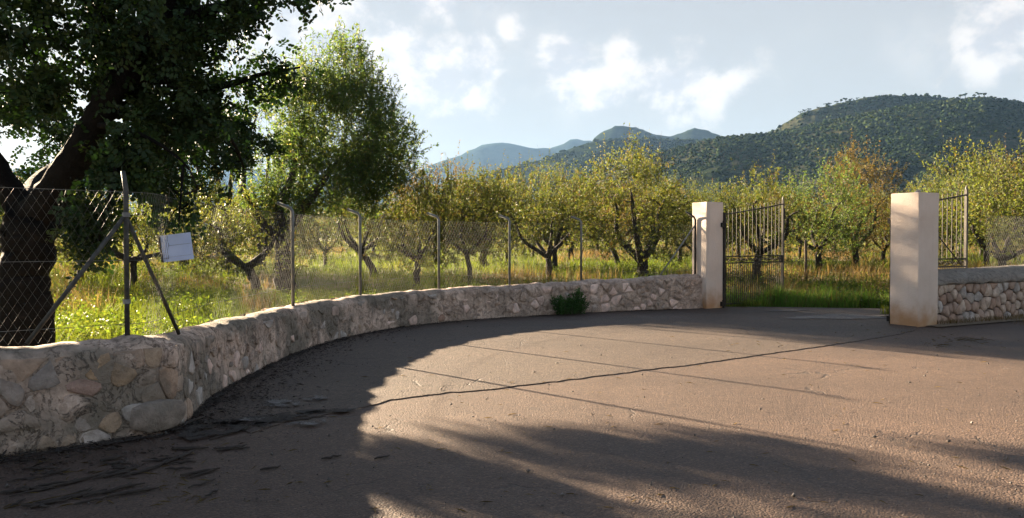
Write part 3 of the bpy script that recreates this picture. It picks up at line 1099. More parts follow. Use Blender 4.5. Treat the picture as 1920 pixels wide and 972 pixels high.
# ------------------------------------------------------------------ fences
def chainlink(name, base, s0, s1, z0, z1, parent, pitch=0.062, rise=0.105, r=0.0011, material='wire'):
    """Diagonal wires both ways between s0 and s1; base(s) gives the ground-plan point and the wall-top height."""
    V, F = [], []
    def strand(pts):
        b0 = len(V)
        for i, p in enumerate(pts):
            for k in range(3):
                a = 2 * PI * k / 3
                t = (pts[min(i + 1, len(pts) - 1)] - pts[max(0, i - 1)]).normalized()
                u = t.cross(Vector((0.3, 0.9, 0.1))).normalized(); w = t.cross(u)
                V.append(p + u * math.cos(a) * r + w * math.sin(a) * r)
        for i in range(len(pts) - 1):
            for k in range(3):
                k2 = (k + 1) % 3
                F.append((b0 + i * 3 + k, b0 + i * 3 + k2, b0 + i * 3 + 3 + k2, b0 + i * 3 + 3 + k))
    H = z1 - z0
    run = H * pitch / rise
    for sgn in (1, -1):
        s = s0 - run
        while s < s1 + run:
            pts = []
            for k in range(7):
                t = k / 6
                ss = s + sgn * t * run
                if s0 <= ss <= s1:
                    p, zb = base(ss)
                    pts.append(Vector((p.x, p.y, z0 + H * t + sgn * 0.0012)))
                elif pts: break
            # close the strand on the edge of the bay
            if len(pts) >= 2: strand(pts)
            s += pitch
    return link(name, np_mesh(name, V, F), M[material], parent)


FO = 0.21
fence = empty('chain_link_fence', (0, 0, 0), 'chain link fence with bent-top steel posts along the curving wall', 'fence')
POSTS = [237, 549, 675, 823, 955, 1090, 1303]
ps = []
for px in POSTS:
    if px == 237:
        ps.append(min(range(0, 6000), key=lambda i: abs(960 + (lambda q: q.x / max(0.5, q.y))(path_frame(i * 0.005)[0] + path_frame(i * 0.005)[2] * FO) * FPX - px) if 4.5 < (path_frame(i * 0.005)[0]).y < 6.9 and i * 0.005 > 6 else 1e9) * 0.005)
    else:
        ps.append(path_s_at_px(px, FO, 13.6))


def fpoint(s, z):
    p, d, nn = path_frame(s)
    q = p + nn * FO
    return Vector((q.x, q.y, z))


TOPZ = 1.93
for i, (px, s) in enumerate(zip(POSTS, ps)):
    p, d, nn = path_frame(s)
    zb = wall_top(s) - 0.06
    b = fpoint(s, zb)
    if px == 237:
        mb = MB(); mb.tube([b, b + Vector((0, 0, 1.22)), b + Vector((-0.05, 0.06, 1.36))], [0.020, 0.020, 0.019], 10)
        o = link('corner_post', mb.mesh('corner_post', True), M['galv_shaded'], fence)
        for z in (1.02, 1.70):
            link('clamp', MB().tube([Vector((b.x, b.y, z)), Vector((b.x, b.y, z + 0.035))], 0.030, 10).mesh('clamp'), M['galv'], fence)
        continue
    arm = Vector((-0.21, 0.05, 0.12)) if px != 1303 else Vector((-0.20, 0.05, 0.18))
    tz = 1.93 if px != 1303 else 2.02
    mb = MB(); mb.tube([b, Vector((b.x, b.y, tz)), Vector((b.x, b.y, tz + 0.035)) + arm * 0.16, Vector((b.x, b.y, tz)) + arm * 1.0], [0.024, 0.024, 0.024, 0.022], 10)
    link('post', mb.mesh('post', True), M['galv'] if px != 1303 else M['iron'], fence)
    link('post_cap', MB().tube([Vector((b.x, b.y, tz)) + arm * 0.97, Vector((b.x, b.y, tz)) + arm * 1.05], 0.0255, 10).mesh('post_cap'), M['galv'], fence)


def brace_to(p0, p1, r, mtl='galv'):
    link('brace', MB().tube([p0, p1], r, 9).mesh('brace', True), M[mtl], fence)


b = fpoint(ps[0], 0)
sb = min(range(0, 3000), key=lambda i: (path_frame(ps[0] - i * 0.002)[0] - path_frame(ps[0])[0]).length if 0 else abs((path_frame(ps[0] - i * 0.002)[0] + path_frame(ps[0] - i * 0.002)[2] * FO).x / (path_frame(ps[0] - i * 0.002)[0] + path_frame(ps[0] - i * 0.002)[2] * FO).y * FPX + 960 - 48)) * 0.002
q = fpoint(ps[0] - sb, 0.76)
brace_to(Vector((b.x, b.y, 1.72)), q, 0.017, 'galv_shaded')
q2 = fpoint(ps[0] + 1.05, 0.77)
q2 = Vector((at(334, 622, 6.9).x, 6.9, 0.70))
brace_to(Vector((b.x, b.y, 1.70)), q2, 0.016, 'galv_shaded')
e = fpoint(ps[-1], 1.93)
q3 = fpoint(ps[-1] - 0.95, wall_top(ps[-1] - 0.95) - 0.02)
brace_to(e + Vector((0, 0, -0.03)), q3, 0.017)


def fbase(s):
    p, d, nn = path_frame(s)
    return p + nn * FO, wall_top(s)


bays = [ps[0] - 4.2] + ps
for a, c in zip(bays, bays[1:]):
    k0 = a
    chainlink('wire_mesh', fbase, a + 0.02, c - 0.02, wall_top((a + c) / 2) - 0.01, 1.90, fence, material='galv_shaded' if c <= ps[0] + 0.01 else 'wire')
for z in (0.86, 1.36, 1.895):
    s = bays[0]; pts = []
    while s < ps[-1]:
        pts.append(fpoint(s, z)); s += 0.25
    pts.append(fpoint(ps[-1], z))
    link('tension_wire', MB().tube(pts, 0.0026, 4).mesh('tension_wire'), M['wire'], fence)

fence_r = empty('chain_link_fence', (WR0.x, WR0.y, 0), 'chain link fence standing on the short straight wall', 'fence')


def rbase(s):
    q = rw(s, 0.30, 0)
    return Vector((q.x, q.y)), 0.98


chainlink('wire_mesh', rbase, 1.95, 6.5, 0.95, 2.02, fence_r, material='galv')
for s in (4.3, 6.5):
    p = rw(s, 0.30, 0.93)
    link('post', MB().tube([p, p + Vector((0, 0, 1.12)), p + Vector((-0.10, 0.14, 1.26))], 0.024, 10).mesh('post', True), M['galv'], fence_r)
link('tension_wire', MB().tube([rw(1.95, 0.30, 2.02), rw(6.5, 0.30, 2.02)], 0.0026, 4).mesh('tension_wire'), M['wire'], fence_r)

# ------------------------------------------------------------------ trees
def unit(a):
    return a / np.maximum(1e-9, np.linalg.norm(a, axis=-1, keepdims=True))


def leaf_arrays(C, D, Nrm, L, W, shape='almond'):
    """Leaves with base C along D, blade normal Nrm; returns vertices, triangles, and how many vertices each leaf has."""
    n_ = len(C)
    S = unit(np.cross(D, Nrm))
    Nn = unit(np.cross(S, D))
    L = np.broadcast_to(np.asarray(L, dtype=float), (n_,))[:, None]
    W = np.broadcast_to(np.asarray(W, dtype=float), (n_,))[:, None]
    if shape == 'almond':
        P = np.stack([C, C + D * L * 0.45 + S * W + Nn * W * 0.4, C + D * L - Nn * L * 0.12, C + D * L * 0.45 - S * W + Nn * W * 0.4], 1)
        T = np.array([[0, 1, 2], [0, 2, 3]])
    else:
        P = np.stack([C, C + D * L * 0.28 + S * W * 0.9 + Nn * W * 0.25, C + D * L * 0.72 + S * W * 0.92 + Nn * W * 0.25, C + D * L * 1.0, C + D * L * 0.72 - S * W * 0.92 + Nn * W * 0.25, C + D * L * 0.28 - S * W * 0.9 + Nn * W * 0.25], 1)
        T = np.array([[0, 1, 2], [0, 2, 3], [0, 3, 4], [0, 4, 5]])
    k = P.shape[1]
    F = (T[None] + (np.arange(n_) * k)[:, None, None]).reshape(-1, 3)
    return P.reshape(-1, 3), F, k


def branch_pts(p0, p1, r0, r1, g, kinks=3, wob=0.12):
    p0, p1 = np.array(p0, float), np.array(p1, float)
    L = np.linalg.norm(p1 - p0)
    P, R = [p0], [r0]
    for i in range(1, kinks + 1):
        t = i / (kinks + 1)
        P.append(p0 + (p1 - p0) * t + g.normal(0, wob * L * 0.5, 3) + np.array([0, 0, -0.0 + 0.10 * L * math.sin(PI * t)]))
        R.append(r0 + (r1 - r0) * t)
    P.append(p1); R.append(r1)
    return P, R


def smooth_line(P, R, sub=3):
    """Catmull-Rom in 3-D for limbs."""
    P = [Vector(p) for p in P]
    Q = [P[0] * 2 - P[1]] + P + [P[-1] * 2 - P[-2]]
    out, rr = [], []
    for i in range(1, len(Q) - 2):
        for j in range(sub):
            t = j / sub
            a, b, c, d = Q[i - 1], Q[i], Q[i + 1], Q[i + 2]
            out.append(0.5 * ((2 * b) + (c - a) * t + (2 * a - 5 * b + 4 * c - d) * t * t + (3 * b - a - 3 * c + d) * t ** 3))
            rr.append(R[i - 1] + (R[i] - R[i - 1]) * t)
    out.append(P[-1]); rr.append(R[-1])
    return out, rr


def grow(seed, limbs, blobs, n_branch, n_twig, per_twig, leaf_l, leaf_w, up=0.5, out=0.5, twig_len=(0.25, 0.55), tone_shift=0.0, shoots=0, shoot_h=(0.6, 1.0), sides=7, sigma=0.20, bark_noise=0.10):
    """limbs: list of (points, radii); blobs: crown ellipsoids (x, y, z, rx, ry, rz, weight). Returns wood mesh builder and leaf arrays."""
    g = np.random.default_rng(seed)
    wood, fine = MB(), MB()
    nodes, nrad = [], []
    for (P, R) in limbs:
        Q, RR = smooth_line(P, R, 4)
        Q = [q + Vector(g.normal(0, 1, 3)) * (r * bark_noise) for q, r in zip(Q, RR)]
        wood.tube(Q, RR, sides)
        for q, r in list(zip(Q, RR))[len(Q) // 3:]:
            nodes.append(np.array(q)); nrad.append(r)
    B = np.array(blobs, float)
    w = B[:, 6] / B[:, 6].sum()
    def sample(k, lo=0.35):
        idx = g.choice(len(B), k, p=w)
        d = unit(g.normal(0, 1, (k, 3)))
        r = (lo ** 3 + (1 - lo ** 3) * g.random(k)) ** (1 / 3)
        return B[idx, :3] + d * B[idx, 3:6] * r[:, None], idx
    clumps, cidx = sample(n_branch)
    order = np.argsort(np.linalg.norm(clumps - np.array(nodes).mean(0), axis=1))
    clumps, cidx = clumps[order], cidx[order]
    for c in clumps:
        A = np.array(nodes)
        dd = np.linalg.norm(A - c, axis=1) + 0.6 * np.maximum(0, A[:, 2] - c[2])
        i = int(np.argmin(dd))
        r0 = min(0.030, nrad[i] * 0.6)
        P, R = branch_pts(A[i], c, r0, 0.005, g, 2)
        wood.tube(P, R, 4, cap=False)
        for q, r in zip(P[1:], R[1:]): nodes.append(np.array(q)); nrad.append(r)
    # twigs
    ci = g.integers(0, len(clumps), n_twig)
    base = clumps[ci] + g.normal(0, sigma, (n_twig, 3))
    cen = B[cidx[ci], :3]
    odir = unit(base - cen)
    D = unit(odir * out + np.array([0, 0, up]) + g.normal(0, 0.45, (n_twig, 3)))
    L = g.uniform(*twig_len, n_twig)
    if shoots:
        tops = g.choice(len(clumps), shoots, p=(lambda q: q / q.sum())(np.exp((clumps[:, 2] - clumps[:, 2].max()) * 2.2)))
        base = np.concatenate([base, clumps[tops] + g.normal(0, 0.10, (shoots, 3))])
        D = np.concatenate([D, unit(np.array([0, 0, 1.0]) + g.normal(0, 0.14, (shoots, 3)))])
        L = np.concatenate([L, g.uniform(*shoot_h, shoots)])
    for b, d, l in zip(base, D, L):
        m_ = b + d * l * 0.5 + g.normal(0, 0.02, 3)
        fine.tube([b - d * 0.06, m_, b + d * l], [0.0045, 0.003, 0.0015], 3, cap=False)
    nt = len(base)
    t = g.random((nt, per_twig))
    C = base[:, None] + D[:, None] * (L[:, None, None] * t[..., None])
    R_ = g.normal(0, 1, (nt, per_twig, 3))
    DD = unit(D[:, None] * 0.55 + unit(R_) * 0.9 + np.array([0, 0, -0.15]))
    NN = unit(g.normal(0, 1, (nt, per_twig, 3)) + np.array([0, 0, 0.6]))
    k = nt * per_twig
    tone = np.clip(g.beta(2, 2, k) + np.repeat(g.normal(tone_shift, 0.14, nt), per_twig) + 0.0, 0, 1)
    V, F, kv = leaf_arrays(C.reshape(-1, 3), DD.reshape(-1, 3), NN.reshape(-1, 3), g.uniform(*leaf_l, k), g.uniform(*leaf_w, k))
    return wood, fine, (V, F, np.repeat(tone, kv))


def plant_tree(name, loc, label, cat, data, bark, leaf, group=None, rz=0.0, scale=1.0, crown='crown'):
    root = empty(name, loc, label, cat, group, rz)
    root.scale = (scale,) * 3
    wood, fine, (V, F, tone) = data
    link('trunk', wood.mesh('trunk', True), bark, root)
    link('twigs', fine.mesh('twigs'), bark, root, 'stuff')
    link(crown, np_mesh(crown, V, F, False, {'tone': tone}), leaf, root)
    return root


def copy_tree(src, loc, label, group=None, rz=0.0, scale=1.0):
    r = src.copy(); COL.objects.link(r)
    r.location = loc; r.rotation_euler = (0, 0, rz); r.scale = (scale,) * 3
    r['label'] = label
    if group: r['group'] = group
    elif 'group' in r: del r['group']
    for ch in src.children:
        c = ch.copy(); COL.objects.link(c); c.parent = r
    return r


def orchard_data(seed, h=4.0, spread=1.6, lean=(0.0, 0.0), twigs=620, shoots=20, tone=0.0, trunk_h=1.0, trunk_r=0.13, low=1.35):
    twigs = int(twigs * 1.4); trunk_r *= 0.8; low = min(low, 0.72)
    """An old pruned almond: short trunk, three or four crooked limbs, loose flat-topped crown with upright shoots."""
    g = np.random.default_rng(seed)
    lx, ly = lean
    fork = np.array([lx, ly, trunk_h])
    limbs = [([(0, 0, -0.25), (lx * 0.2, ly * 0.2, 0.3), (lx * 0.65, ly * 0.65, trunk_h * 0.7), tuple(fork)], [trunk_r * 1.35, trunk_r * 1.05, trunk_r * 0.95, trunk_r])]
    blobs = []
    nl = 4
    a0 = g.uniform(0, 2 * PI)
    for i in range(nl):
        a = a0 + 2 * PI * i / nl + g.normal(0, 0.25)
        rr = spread * g.uniform(0.45, 0.8)
        e = fork + np.array([math.cos(a) * rr, math.sin(a) * rr, (h - trunk_h) * g.uniform(0.42, 0.66)])
        kx = fork + (e - fork) * 0.45 + np.array([math.cos(a) * 0.18, math.sin(a) * 0.18, -0.12]) + g.normal(0, 0.10, 3)
        limbs.append(([tuple(fork - np.array([0, 0, 0.12])), tuple(kx), tuple(fork + (e - fork) * 0.75 + g.normal(0, 0.08, 3)), tuple(e)], [trunk_r * 0.72, trunk_r * 0.50, trunk_r * 0.34, trunk_r * 0.18]))
        blobs.append((e[0], e[1], e[2] - 0.1, spread * 0.55, spread * 0.55, (h - low) * 0.30, 1.0))
        blobs.append((e[0] * 1.15, e[1] * 1.15, low + (h - low) * 0.26, spread * 0.48, spread * 0.48, (h - low) * 0.26, 0.95))
    blobs.append((lx, ly, low + (h - low) * 0.62, spread * 0.7, spread * 0.7, (h - low) * 0.34, 1.3))
    return grow(seed + 100, limbs, blobs, 64, int(twigs * g.uniform(0.62, 1.02)), 13, (0.055, 0.10), (0.013, 0.022), 0.65, 0.45, (0.25, 0.60), tone, int(shoots * 1.7), (0.6, 1.35), 7, 0.24)


# --- the carob by the camera
def build_carob():
    g = np.random.default_rng(3)
    T0 = at(38, 640, 7.6)
    T0.z = gz(T0.x, T0.y) - 0.1
    root = empty('carob_tree', T0, 'big dark carob tree leaning over the fence at the left edge', 'tree')
    O = np.array(T0)
    def loc(px, py, d): return tuple(np.array(at(px, py, d)) - O)
    wood = MB()
    limbs = [
        ([(0, 0, -0.2), loc(40, 600, 7.6), loc(48, 520, 7.6), loc(55, 450, 7.6), loc(62, 405, 7.6)], [0.34, 0.265, 0.225, 0.22, 0.235]),
        ([loc(58, 420, 7.6), loc(105, 355, 7.5), loc(150, 285, 7.4), loc(195, 205, 7.3), loc(240, 125, 7.2), loc(300, 40, 7.1), loc(350, -70, 7.0)], [0.18, 0.155, 0.14, 0.125, 0.10, 0.08, 0.05]),
        ([loc(52, 410, 7.6), loc(5, 330, 7.7), loc(-40, 240, 7.8), loc(-60, 120, 7.9), loc(-40, -60, 8.0)], [0.14, 0.11, 0.09, 0.07, 0.04]),
        ([loc(195, 210, 7.3), loc(200, 120, 7.6), loc(180, 10, 7.9), loc(160, -120, 8.1)], [0.10, 0.09, 0.07, 0.04]),
        ([loc(235, 140, 7.2), loc(320, 150, 7.5), loc(400, 165, 7.9), loc(500, 140, 8.2), loc(565, 128, 8.4)], [0.08, 0.06, 0.045, 0.022, 0.01]),
        ([loc(180, 235, 7.35), loc(225, 240, 7.0), loc(290, 265, 6.9), loc(350, 310, 6.9), loc(370, 350, 6.9)], [0.035, 0.026, 0.018, 0.010, 0.005]),
        ([loc(225, 240, 7.0), loc(222, 300, 6.9), loc(205, 380, 6.8), loc(185, 450, 6.8)], [0.026, 0.022, 0.016, 0.007]),
        ([loc(320, 150, 7.5), loc(400, 230, 8.6), loc(440, 270, 9.6), loc(460, 320, 10.4)], [0.045, 0.035, 0.022, 0.008]),
        ([loc(300, 45, 7.1), loc(400, 20, 7.3), loc(470, 0, 7.4), loc(560, -25, 7.4), loc(640, -22, 7.4)], [0.07, 0.05, 0.03, 0.014, 0.006]),
        ([loc(195, 210, 7.3), loc(250, 215, 9.2), loc(350, 255, 11.3), loc(455, 310, 13)], [0.09, 0.07, 0.05, 0.012]),
        ([loc(45, 400, 7.6), loc(70, 340, 9.2), loc(130, 310, 11), loc(220, 335, 12.8)], [0.11, 0.08, 0.05, 0.014]),
        ([loc(345, 310, 6.9), loc(340, 370, 6.8), loc(335, 425, 6.75)], [0.014, 0.010, 0.004]),
    ]
    nodes = []
    for k, (P, R) in enumerate(limbs):
        Q, RR = smooth_line(P, R, 6)
        Q = [q + Vector(g.normal(0, 1, 3)) * r * 0.06 for q, r in zip(Q, RR)]
        if k == 0:
            tr = MB(); tr.tube(Q, RR, 16)
            # burl on the right flank
            for i, v_ in enumerate(tr.v):
                dd = (v_ - Vector(loc(92, 478, 7.5))).length
                ax = Vector(loc(52, 478, 7.6))
                tr.v[i] = v_ + (v_ - Vector((ax.x, ax.y, v_.z))).normalized() * (0.10 * math.exp(-(dd / 0.16) ** 2) + 0.03 * mnoise.noise(v_ * 5) + 0.02 * mnoise.noise(v_ * 12))
            link('trunk', tr.mesh('trunk', True), M['carob_bark'], root)
        else:
            lb = MB(); lb.tube(Q, RR, 10 if RR[0] > 0.07 else 6)
            lb.v = [v_ + Vector((1, 0, 0)) * 0.02 * mnoise.noise(v_ * 6) * min(1, RR[0] * 8) for v_ in lb.v]
            link('limb', lb.mesh('limb', True), M['carob_bark'], root)
            nodes += [np.array(q) for q in Q]
    # crown regions: photo column, row, distance, half sizes in px, distance half depth, weight
    R = [(60, 60, 7.6, 170, 110, 0.9, 1.5), (230, 60, 7.4, 150, 100, 0.9, 1.7), (345, 65, 7.5, 105, 80, 0.8, 1.2), (300, 180, 7.6, 130, 75, 0.8, 1.25), (110, 165, 7.9, 140, 60, 0.8, 0.75),
         (375, 195, 8.0, 90, 70, 0.7, 1.0), (455, 268, 13.0, 72, 78, 0.7, 1.2), (395, 290, 10.5, 75, 75, 0.9, 0.8), (300, 280, 8.0, 70, 70, 0.8, 0.55), (500, 145, 8.3, 70, 26, 0.3, 0.30), (318, 385, 7.1, 34, 48, 0.2, 0.15), (165, 425, 6.95, 45, 60, 0.25, 0.28),
         (0, 350, 8.2, 70, 70, 0.6, 0.3), (240, 300, 6.95, 50, 70, 0.3, 0.28), (440, 25, 7.4, 60, 45, 0.5, 0.4), (570, -6, 7.4, 75, 13, 0.2, 0.10), (250, 350, 7.1, 60, 50, 0.3, 0.14),
         (200, -140, 7.6, 330, 120, 1.5, 3.0), (-160, 100, 8.0, 150, 260, 1.3, 2.0), (150, -330, 7.8, 300, 150, 1.5, 2.0), (-150, 300, 8.2, 130, 120, 0.9, 0.7), (160, 270, 10.8, 150, 62, 0.8, 0.9), (330, 265, 11.8, 90, 75, 0.8, 0.9), (60, 365, 10.8, 110, 36, 0.6, 0.6), (75, 398, 10.4, 95, 26, 0.5, 0.5), (165, 390, 10.2, 60, 40, 0.4, 0.3), (270, 328, 12.6, 110, 34, 0.5, 0.7), (180, 315, 12.8, 100, 42, 0.6, 0.7), (20, 190, 11.0, 120, 50, 0.9, 0.5)]
    W_ = np.array([r[6] for r in R]); W_ = W_ / W_.sum()
    nb = 520
    idx = g.choice(len(R), nb, p=W_)
    cl = []
    for i in idx:
        r = R[i]
        u = g.normal(0, 0.42, 3)
        u = u / max(1, np.linalg.norm(u))
        cl.append(np.array(at(r[0] + u[0] * r[3], r[1] + u[1] * r[4], r[2] + u[2] * r[5])) - O)
    cl = np.array(cl)
    twig = MB()
    for c in cl:
        A = np.array(nodes)
        i = int(np.argmin(np.linalg.norm(A - c, axis=1)))
        P, RR = branch_pts(A[i], c, 0.014, 0.004, g, 2, 0.15)
        twig.tube(P, RR, 4, cap=False)
        nodes += [np.array(q) for q in P[1:]]
    link('branches', twig.mesh('branches', True), M['carob_bark'], root, 'stuff')
    # pinnate leaves
    nlv = 11000
    ci = g.integers(0, nb, nlv)
    base = cl[ci] + g.normal(0, 0.10, (nlv, 3))
    D = unit(g.normal(0, 0.6, (nlv, 3)) + np.array([0.1, 0, -0.28]))
    Nr = unit(np.cross(D, g.normal(0, 1, (nlv, 3))) + np.array([0, 0, 0.5]))
    S = unit(np.cross(D, Nr))
    pairs = 4
    C, DD, NN, LL = [], [], [], []
    for k in range(pairs):
        for sgn in (1, -1):
            C.append(base + D * (0.02 + 0.034 * k) + S * sgn * 0.004)
            DD.append(unit(S * sgn * 0.95 + D * 0.45 + g.normal(0, 0.26, (nlv, 3))))
            NN.append(unit(Nr + g.normal(0, 0.40, (nlv, 3))))
    C = np.concatenate(C); DD = np.concatenate(DD); NN = np.concatenate(NN)
    tone = np.tile(np.clip(g.beta(2, 3, nlv), 0, 1), pairs * 2)
    V, F, kv = leaf_arrays(C, DD, NN, g.uniform(0.042, 0.062, len(C)), g.uniform(0.014, 0.020, len(C)), 'oval')
    link('crown', np_mesh('crown', V, F, False, {'tone': np.repeat(tone, kv)}), M['carob_leaf'], root)
    return root


build_carob()

# --- the big green almond behind the fence
def build_big_almond():
    X0, Y0 = -6.9, 24.0
    z0 = gz(X0, Y0)
    limbs = [([(0, 0, -0.3), (-0.01, 0, 0.45), (-0.04, 0.0, 1.15), (-0.06, 0, 1.8)], [0.42, 0.31, 0.28, 0.30]),
             ([(-0.06, 0, 1.65), (0.35, -0.1, 2.4), (1.1, -0.2, 3.3), (1.9, -0.2, 4.5)], [0.21, 0.16, 0.10, 0.03]),
             ([(-0.06, 0, 1.65), (-0.15, -0.1, 2.6), (0.25, -0.2, 3.6), (0.7, -0.2, 5.2)], [0.21, 0.16, 0.10, 0.03]),
             ([(-0.06, 0, 1.6), (-0.6, -0.1, 2.2), (-1.1, -0.1, 2.9), (-1.25, -0.1, 3.8)], [0.17, 0.13, 0.08, 0.03])]
    def bl(px, py, hw, hh, wt, d=24.0, dep=1.8):
        p = at(px, py, d)
        return (p.x - X0, p.y - Y0, p.z - z0, hw / FPX * d, dep, hh / FPX * d, wt)
    blobs = [bl(637, 255, 108, 108, 2.0, 24.1, 2.0), bl(722, 285, 56, 78, 0.8), bl(555, 240, 72, 92, 0.9, 24.5), bl(640, 165, 74, 56, 0.8), bl(598, 328, 110, 38, 0.8), bl(695, 338, 78, 36, 0.55), bl(520, 320, 70, 50, 0.55, 24.5), bl(752, 300, 26, 50, 0.25), bl(545, 392, 80, 28, 0.5, 24, 0.8), bl(640, 385, 85, 24, 0.55, 24, 0.9)]
    data = grow(21, limbs, blobs, 260, 3300, 15, (0.09, 0.16), (0.014, 0.024), 0.95, 0.35, (0.4, 0.95), 0.0, 90, (0.7, 1.35), 10, 0.24)
    return plant_tree('almond_tree', (X0, Y0, z0), 'tall dense green almond tree with thick dark trunk behind the first bent fence post', 'tree', data, M['bark'], M['almond_green'])


build_big_almond()


def place(px, d, zoff=0.0):
    x = (px - 960) / FPX * d
    return (x, d, gz(x, d) + zoff)


# --- orchard trees one can tell apart: column of the foot, distance, and how each grows
def orchard(name, px, d, label, seed, leaf, **kw):
    return plant_tree(name, place(px, d), label, 'tree', orchard_data(seed, **kw), M['bark'], M[leaf])


orchard('almond_tree', 486, 23.5, 'almond with forked leaning trunk and long bare limb left of the tall green almond', 31, 'golden_leaf', h=2.85, spread=2.1, lean=(-0.4, 0), twigs=620, shoots=6, trunk_h=1.0, trunk_r=0.18)
orchard('almond_tree', 704, 29.0, 'almond with trunk slanting left in straw behind the second bent post', 32, 'orchard_leaf', h=3.6, spread=1.9, lean=(-0.55, 0), trunk_r=0.16)
orchard('almond_tree', 780, 24, 'bushy pale green almond with a stout short trunk left of the third bent post', 33, 'golden_leaf', h=3.2, spread=1.25, lean=(0.06, 0), trunk_r=0.12, twigs=560, shoots=24)
orchard('almond_tree', 883, 25, 'slim almond with crooked forked trunk just behind the wall right of the third bent post', 34, 'orchard_leaf', h=3.35, spread=1.55, lean=(-0.14, 0), trunk_r=0.10, trunk_h=1.1, twigs=800, shoots=22, low=1.25)
orchard('almond_tree', 1030, 26.5, 'almond with dark straight trunk forking low between the last two bent posts', 35, 'orchard_leaf', h=3.7, spread=2.0, lean=(-0.05, 0), trunk_r=0.135, trunk_h=0.9, twigs=1200, shoots=34, low=1.1)
orchard('almond_tree', 1206, 26.5, 'tall open almond with thick black pruned trunk before the farther pillar', 36, 'golden_leaf', h=4.5, spread=1.75, lean=(-0.05, 0), trunk_r=0.24, trunk_h=0.7, twigs=950, shoots=36, low=1.2)
B5 = orchard('almond_tree', 1418, 26.0, 'almond with a dark trunk seen through the open gate leaf', 37, 'orchard_leaf', h=3.7, spread=1.9, lean=(0.1, 0), trunk_r=0.16, twigs=620)
B6 = orchard('almond_tree', 1535, 30.0, 'leafy green almond between the gate leaf and the rusty tree', 38, 'almond_green', h=4.2, spread=1.9, trunk_r=0.15, twigs=780, shoots=14, low=1.2)
B7 = orchard('almond_tree', 1604, 32.0, 'tallest rusty gold almond seen between the two pillars', 39, 'rusty_leaf', h=5.0, spread=1.7, trunk_r=0.15, twigs=900, shoots=40, low=1.1)
B8 = orchard('almond_tree', 1880, 21.0, 'bright yellow almond overhanging the short wall at the right edge', 40, 'golden_leaf', h=3.75, spread=1.8, trunk_r=0.13, twigs=800, shoots=26, low=1.2)
B9 = orchard('almond_tree', 1040, 31.0, 'almond with thin grey trunk right behind the dark low-forking one', 41, 'golden_leaf', h=3.9, spread=1.9, trunk_r=0.13, twigs=640, shoots=30, low=1.5)
B10 = orchard('almond_tree', 250, 23.0, 'yellowing almond behind the corner post and the white notice', 42, 'golden_leaf', h=2.8, spread=2.2, trunk_r=0.12, twigs=700, shoots=10, low=0.7)
B11 = orchard('almond_tree', 1160, 36.0, 'almond leaning left behind the open pruned one near the farther pillar', 43, 'rusty_leaf', h=4.0, spread=2.0, lean=(-0.4, 0), trunk_r=0.15, twigs=620, shoots=16, low=1.4)

for (px, d, sd_, h_, lab) in [(345, 32.0, 51, 6.4, 'tall green tree whose top shows through the carob leaves above the white notice'), (425, 31.0, 52, 9.0, 'tall green tree hidden between the big carob and the tall green almond'), (490, 33.0, 53, 8.4, 'tall green tree behind the left half of the tall green almond'), (240, 33.0, 54, 6.0, 'tall green tree behind the leaning carob limb')]:
    plant_tree('almond_tree', place(px, d), lab, 'tree', orchard_data(sd_, h=h_, spread=2.3, twigs=170, trunk_r=0.24, trunk_h=1.6, shoots=20), M['bark'], M['almond_green'])

# --- the rows farther off: copies
FAR = [(B9, 950, 37), (B5, 905, 33), (B11, 820, 36), (B9, 610, 33), (B5, 420, 30), (B10, 150, 24), (B9, 340, 36), (B11, 70, 33), (B10, -40, 21), (B5, -90, 30), (B9, 200, 44), (B10, 500, 46), (B8, 700, 46), (B11, 770, 52), (B9, 860, 50),
       (B8, 1000, 46), (B5, 1070, 44), (B9, 1120, 50), (B11, 1225, 46), (B8, 1275, 38), (B5, 1310, 33), (B8, 1352, 37), (B9, 1385, 42), (B11, 1440, 39), (B7, 1455, 47), (B6, 1500, 45), (B9, 1565, 46), (B11, 1655, 36), (B5, 1690, 33), (B8, 1700, 44), (B9, 1745, 40),
       (B8, 1785, 48), (B6, 1800, 37), (B8, 1840, 43), (B9, 1850, 31), (B11, 1905, 37), (B8, 1960, 30), (B9, 1995, 40), (B6, 2060, 26), (B8, 2080, 36), (B9, 2150, 32), (B5, 2230, 27),
       (B8, 1330, 56), (B9, 1410, 58), (B6, 1480, 62), (B8, 1540, 60), (B9, 1625, 57), (B8, 1680, 63), (B6, 1730, 58), (B8, 1775, 66), (B9, 1830, 60), (B8, 1890, 58), (B9, 1950, 64), (B8, 1250, 62), (B6, 1180, 66), (B9, 1110, 62), (B8, 1040, 64), (B9, 970, 60), (B6, 900, 64), (B8, 840, 68), (B9, 640, 62), (B8, 560, 66), (B9, 300, 60), (B8, 120, 58), (B9, 20, 50)]
gr = random.Random(4)
KIND_OF = {'golden_leaf': 'golden', 'orchard_leaf': 'olive-yellow', 'rusty_leaf': 'rusty', 'almond_green': 'green'}
ZONES = [(250, 'behind the trunk of the big carob'), (520, 'between the corner post and the tall green almond'), (760, 'beyond the tall green almond'), (1000, 'behind the third and fourth bent posts'), (1290, 'left of the farther pillar'), (1480, 'behind the open gate leaf'), (1680, 'between gate leaf and nearer pillar'), (1830, 'behind the nearer pillar and its gate leaf'), (9999, 'above the short wall at the right')]
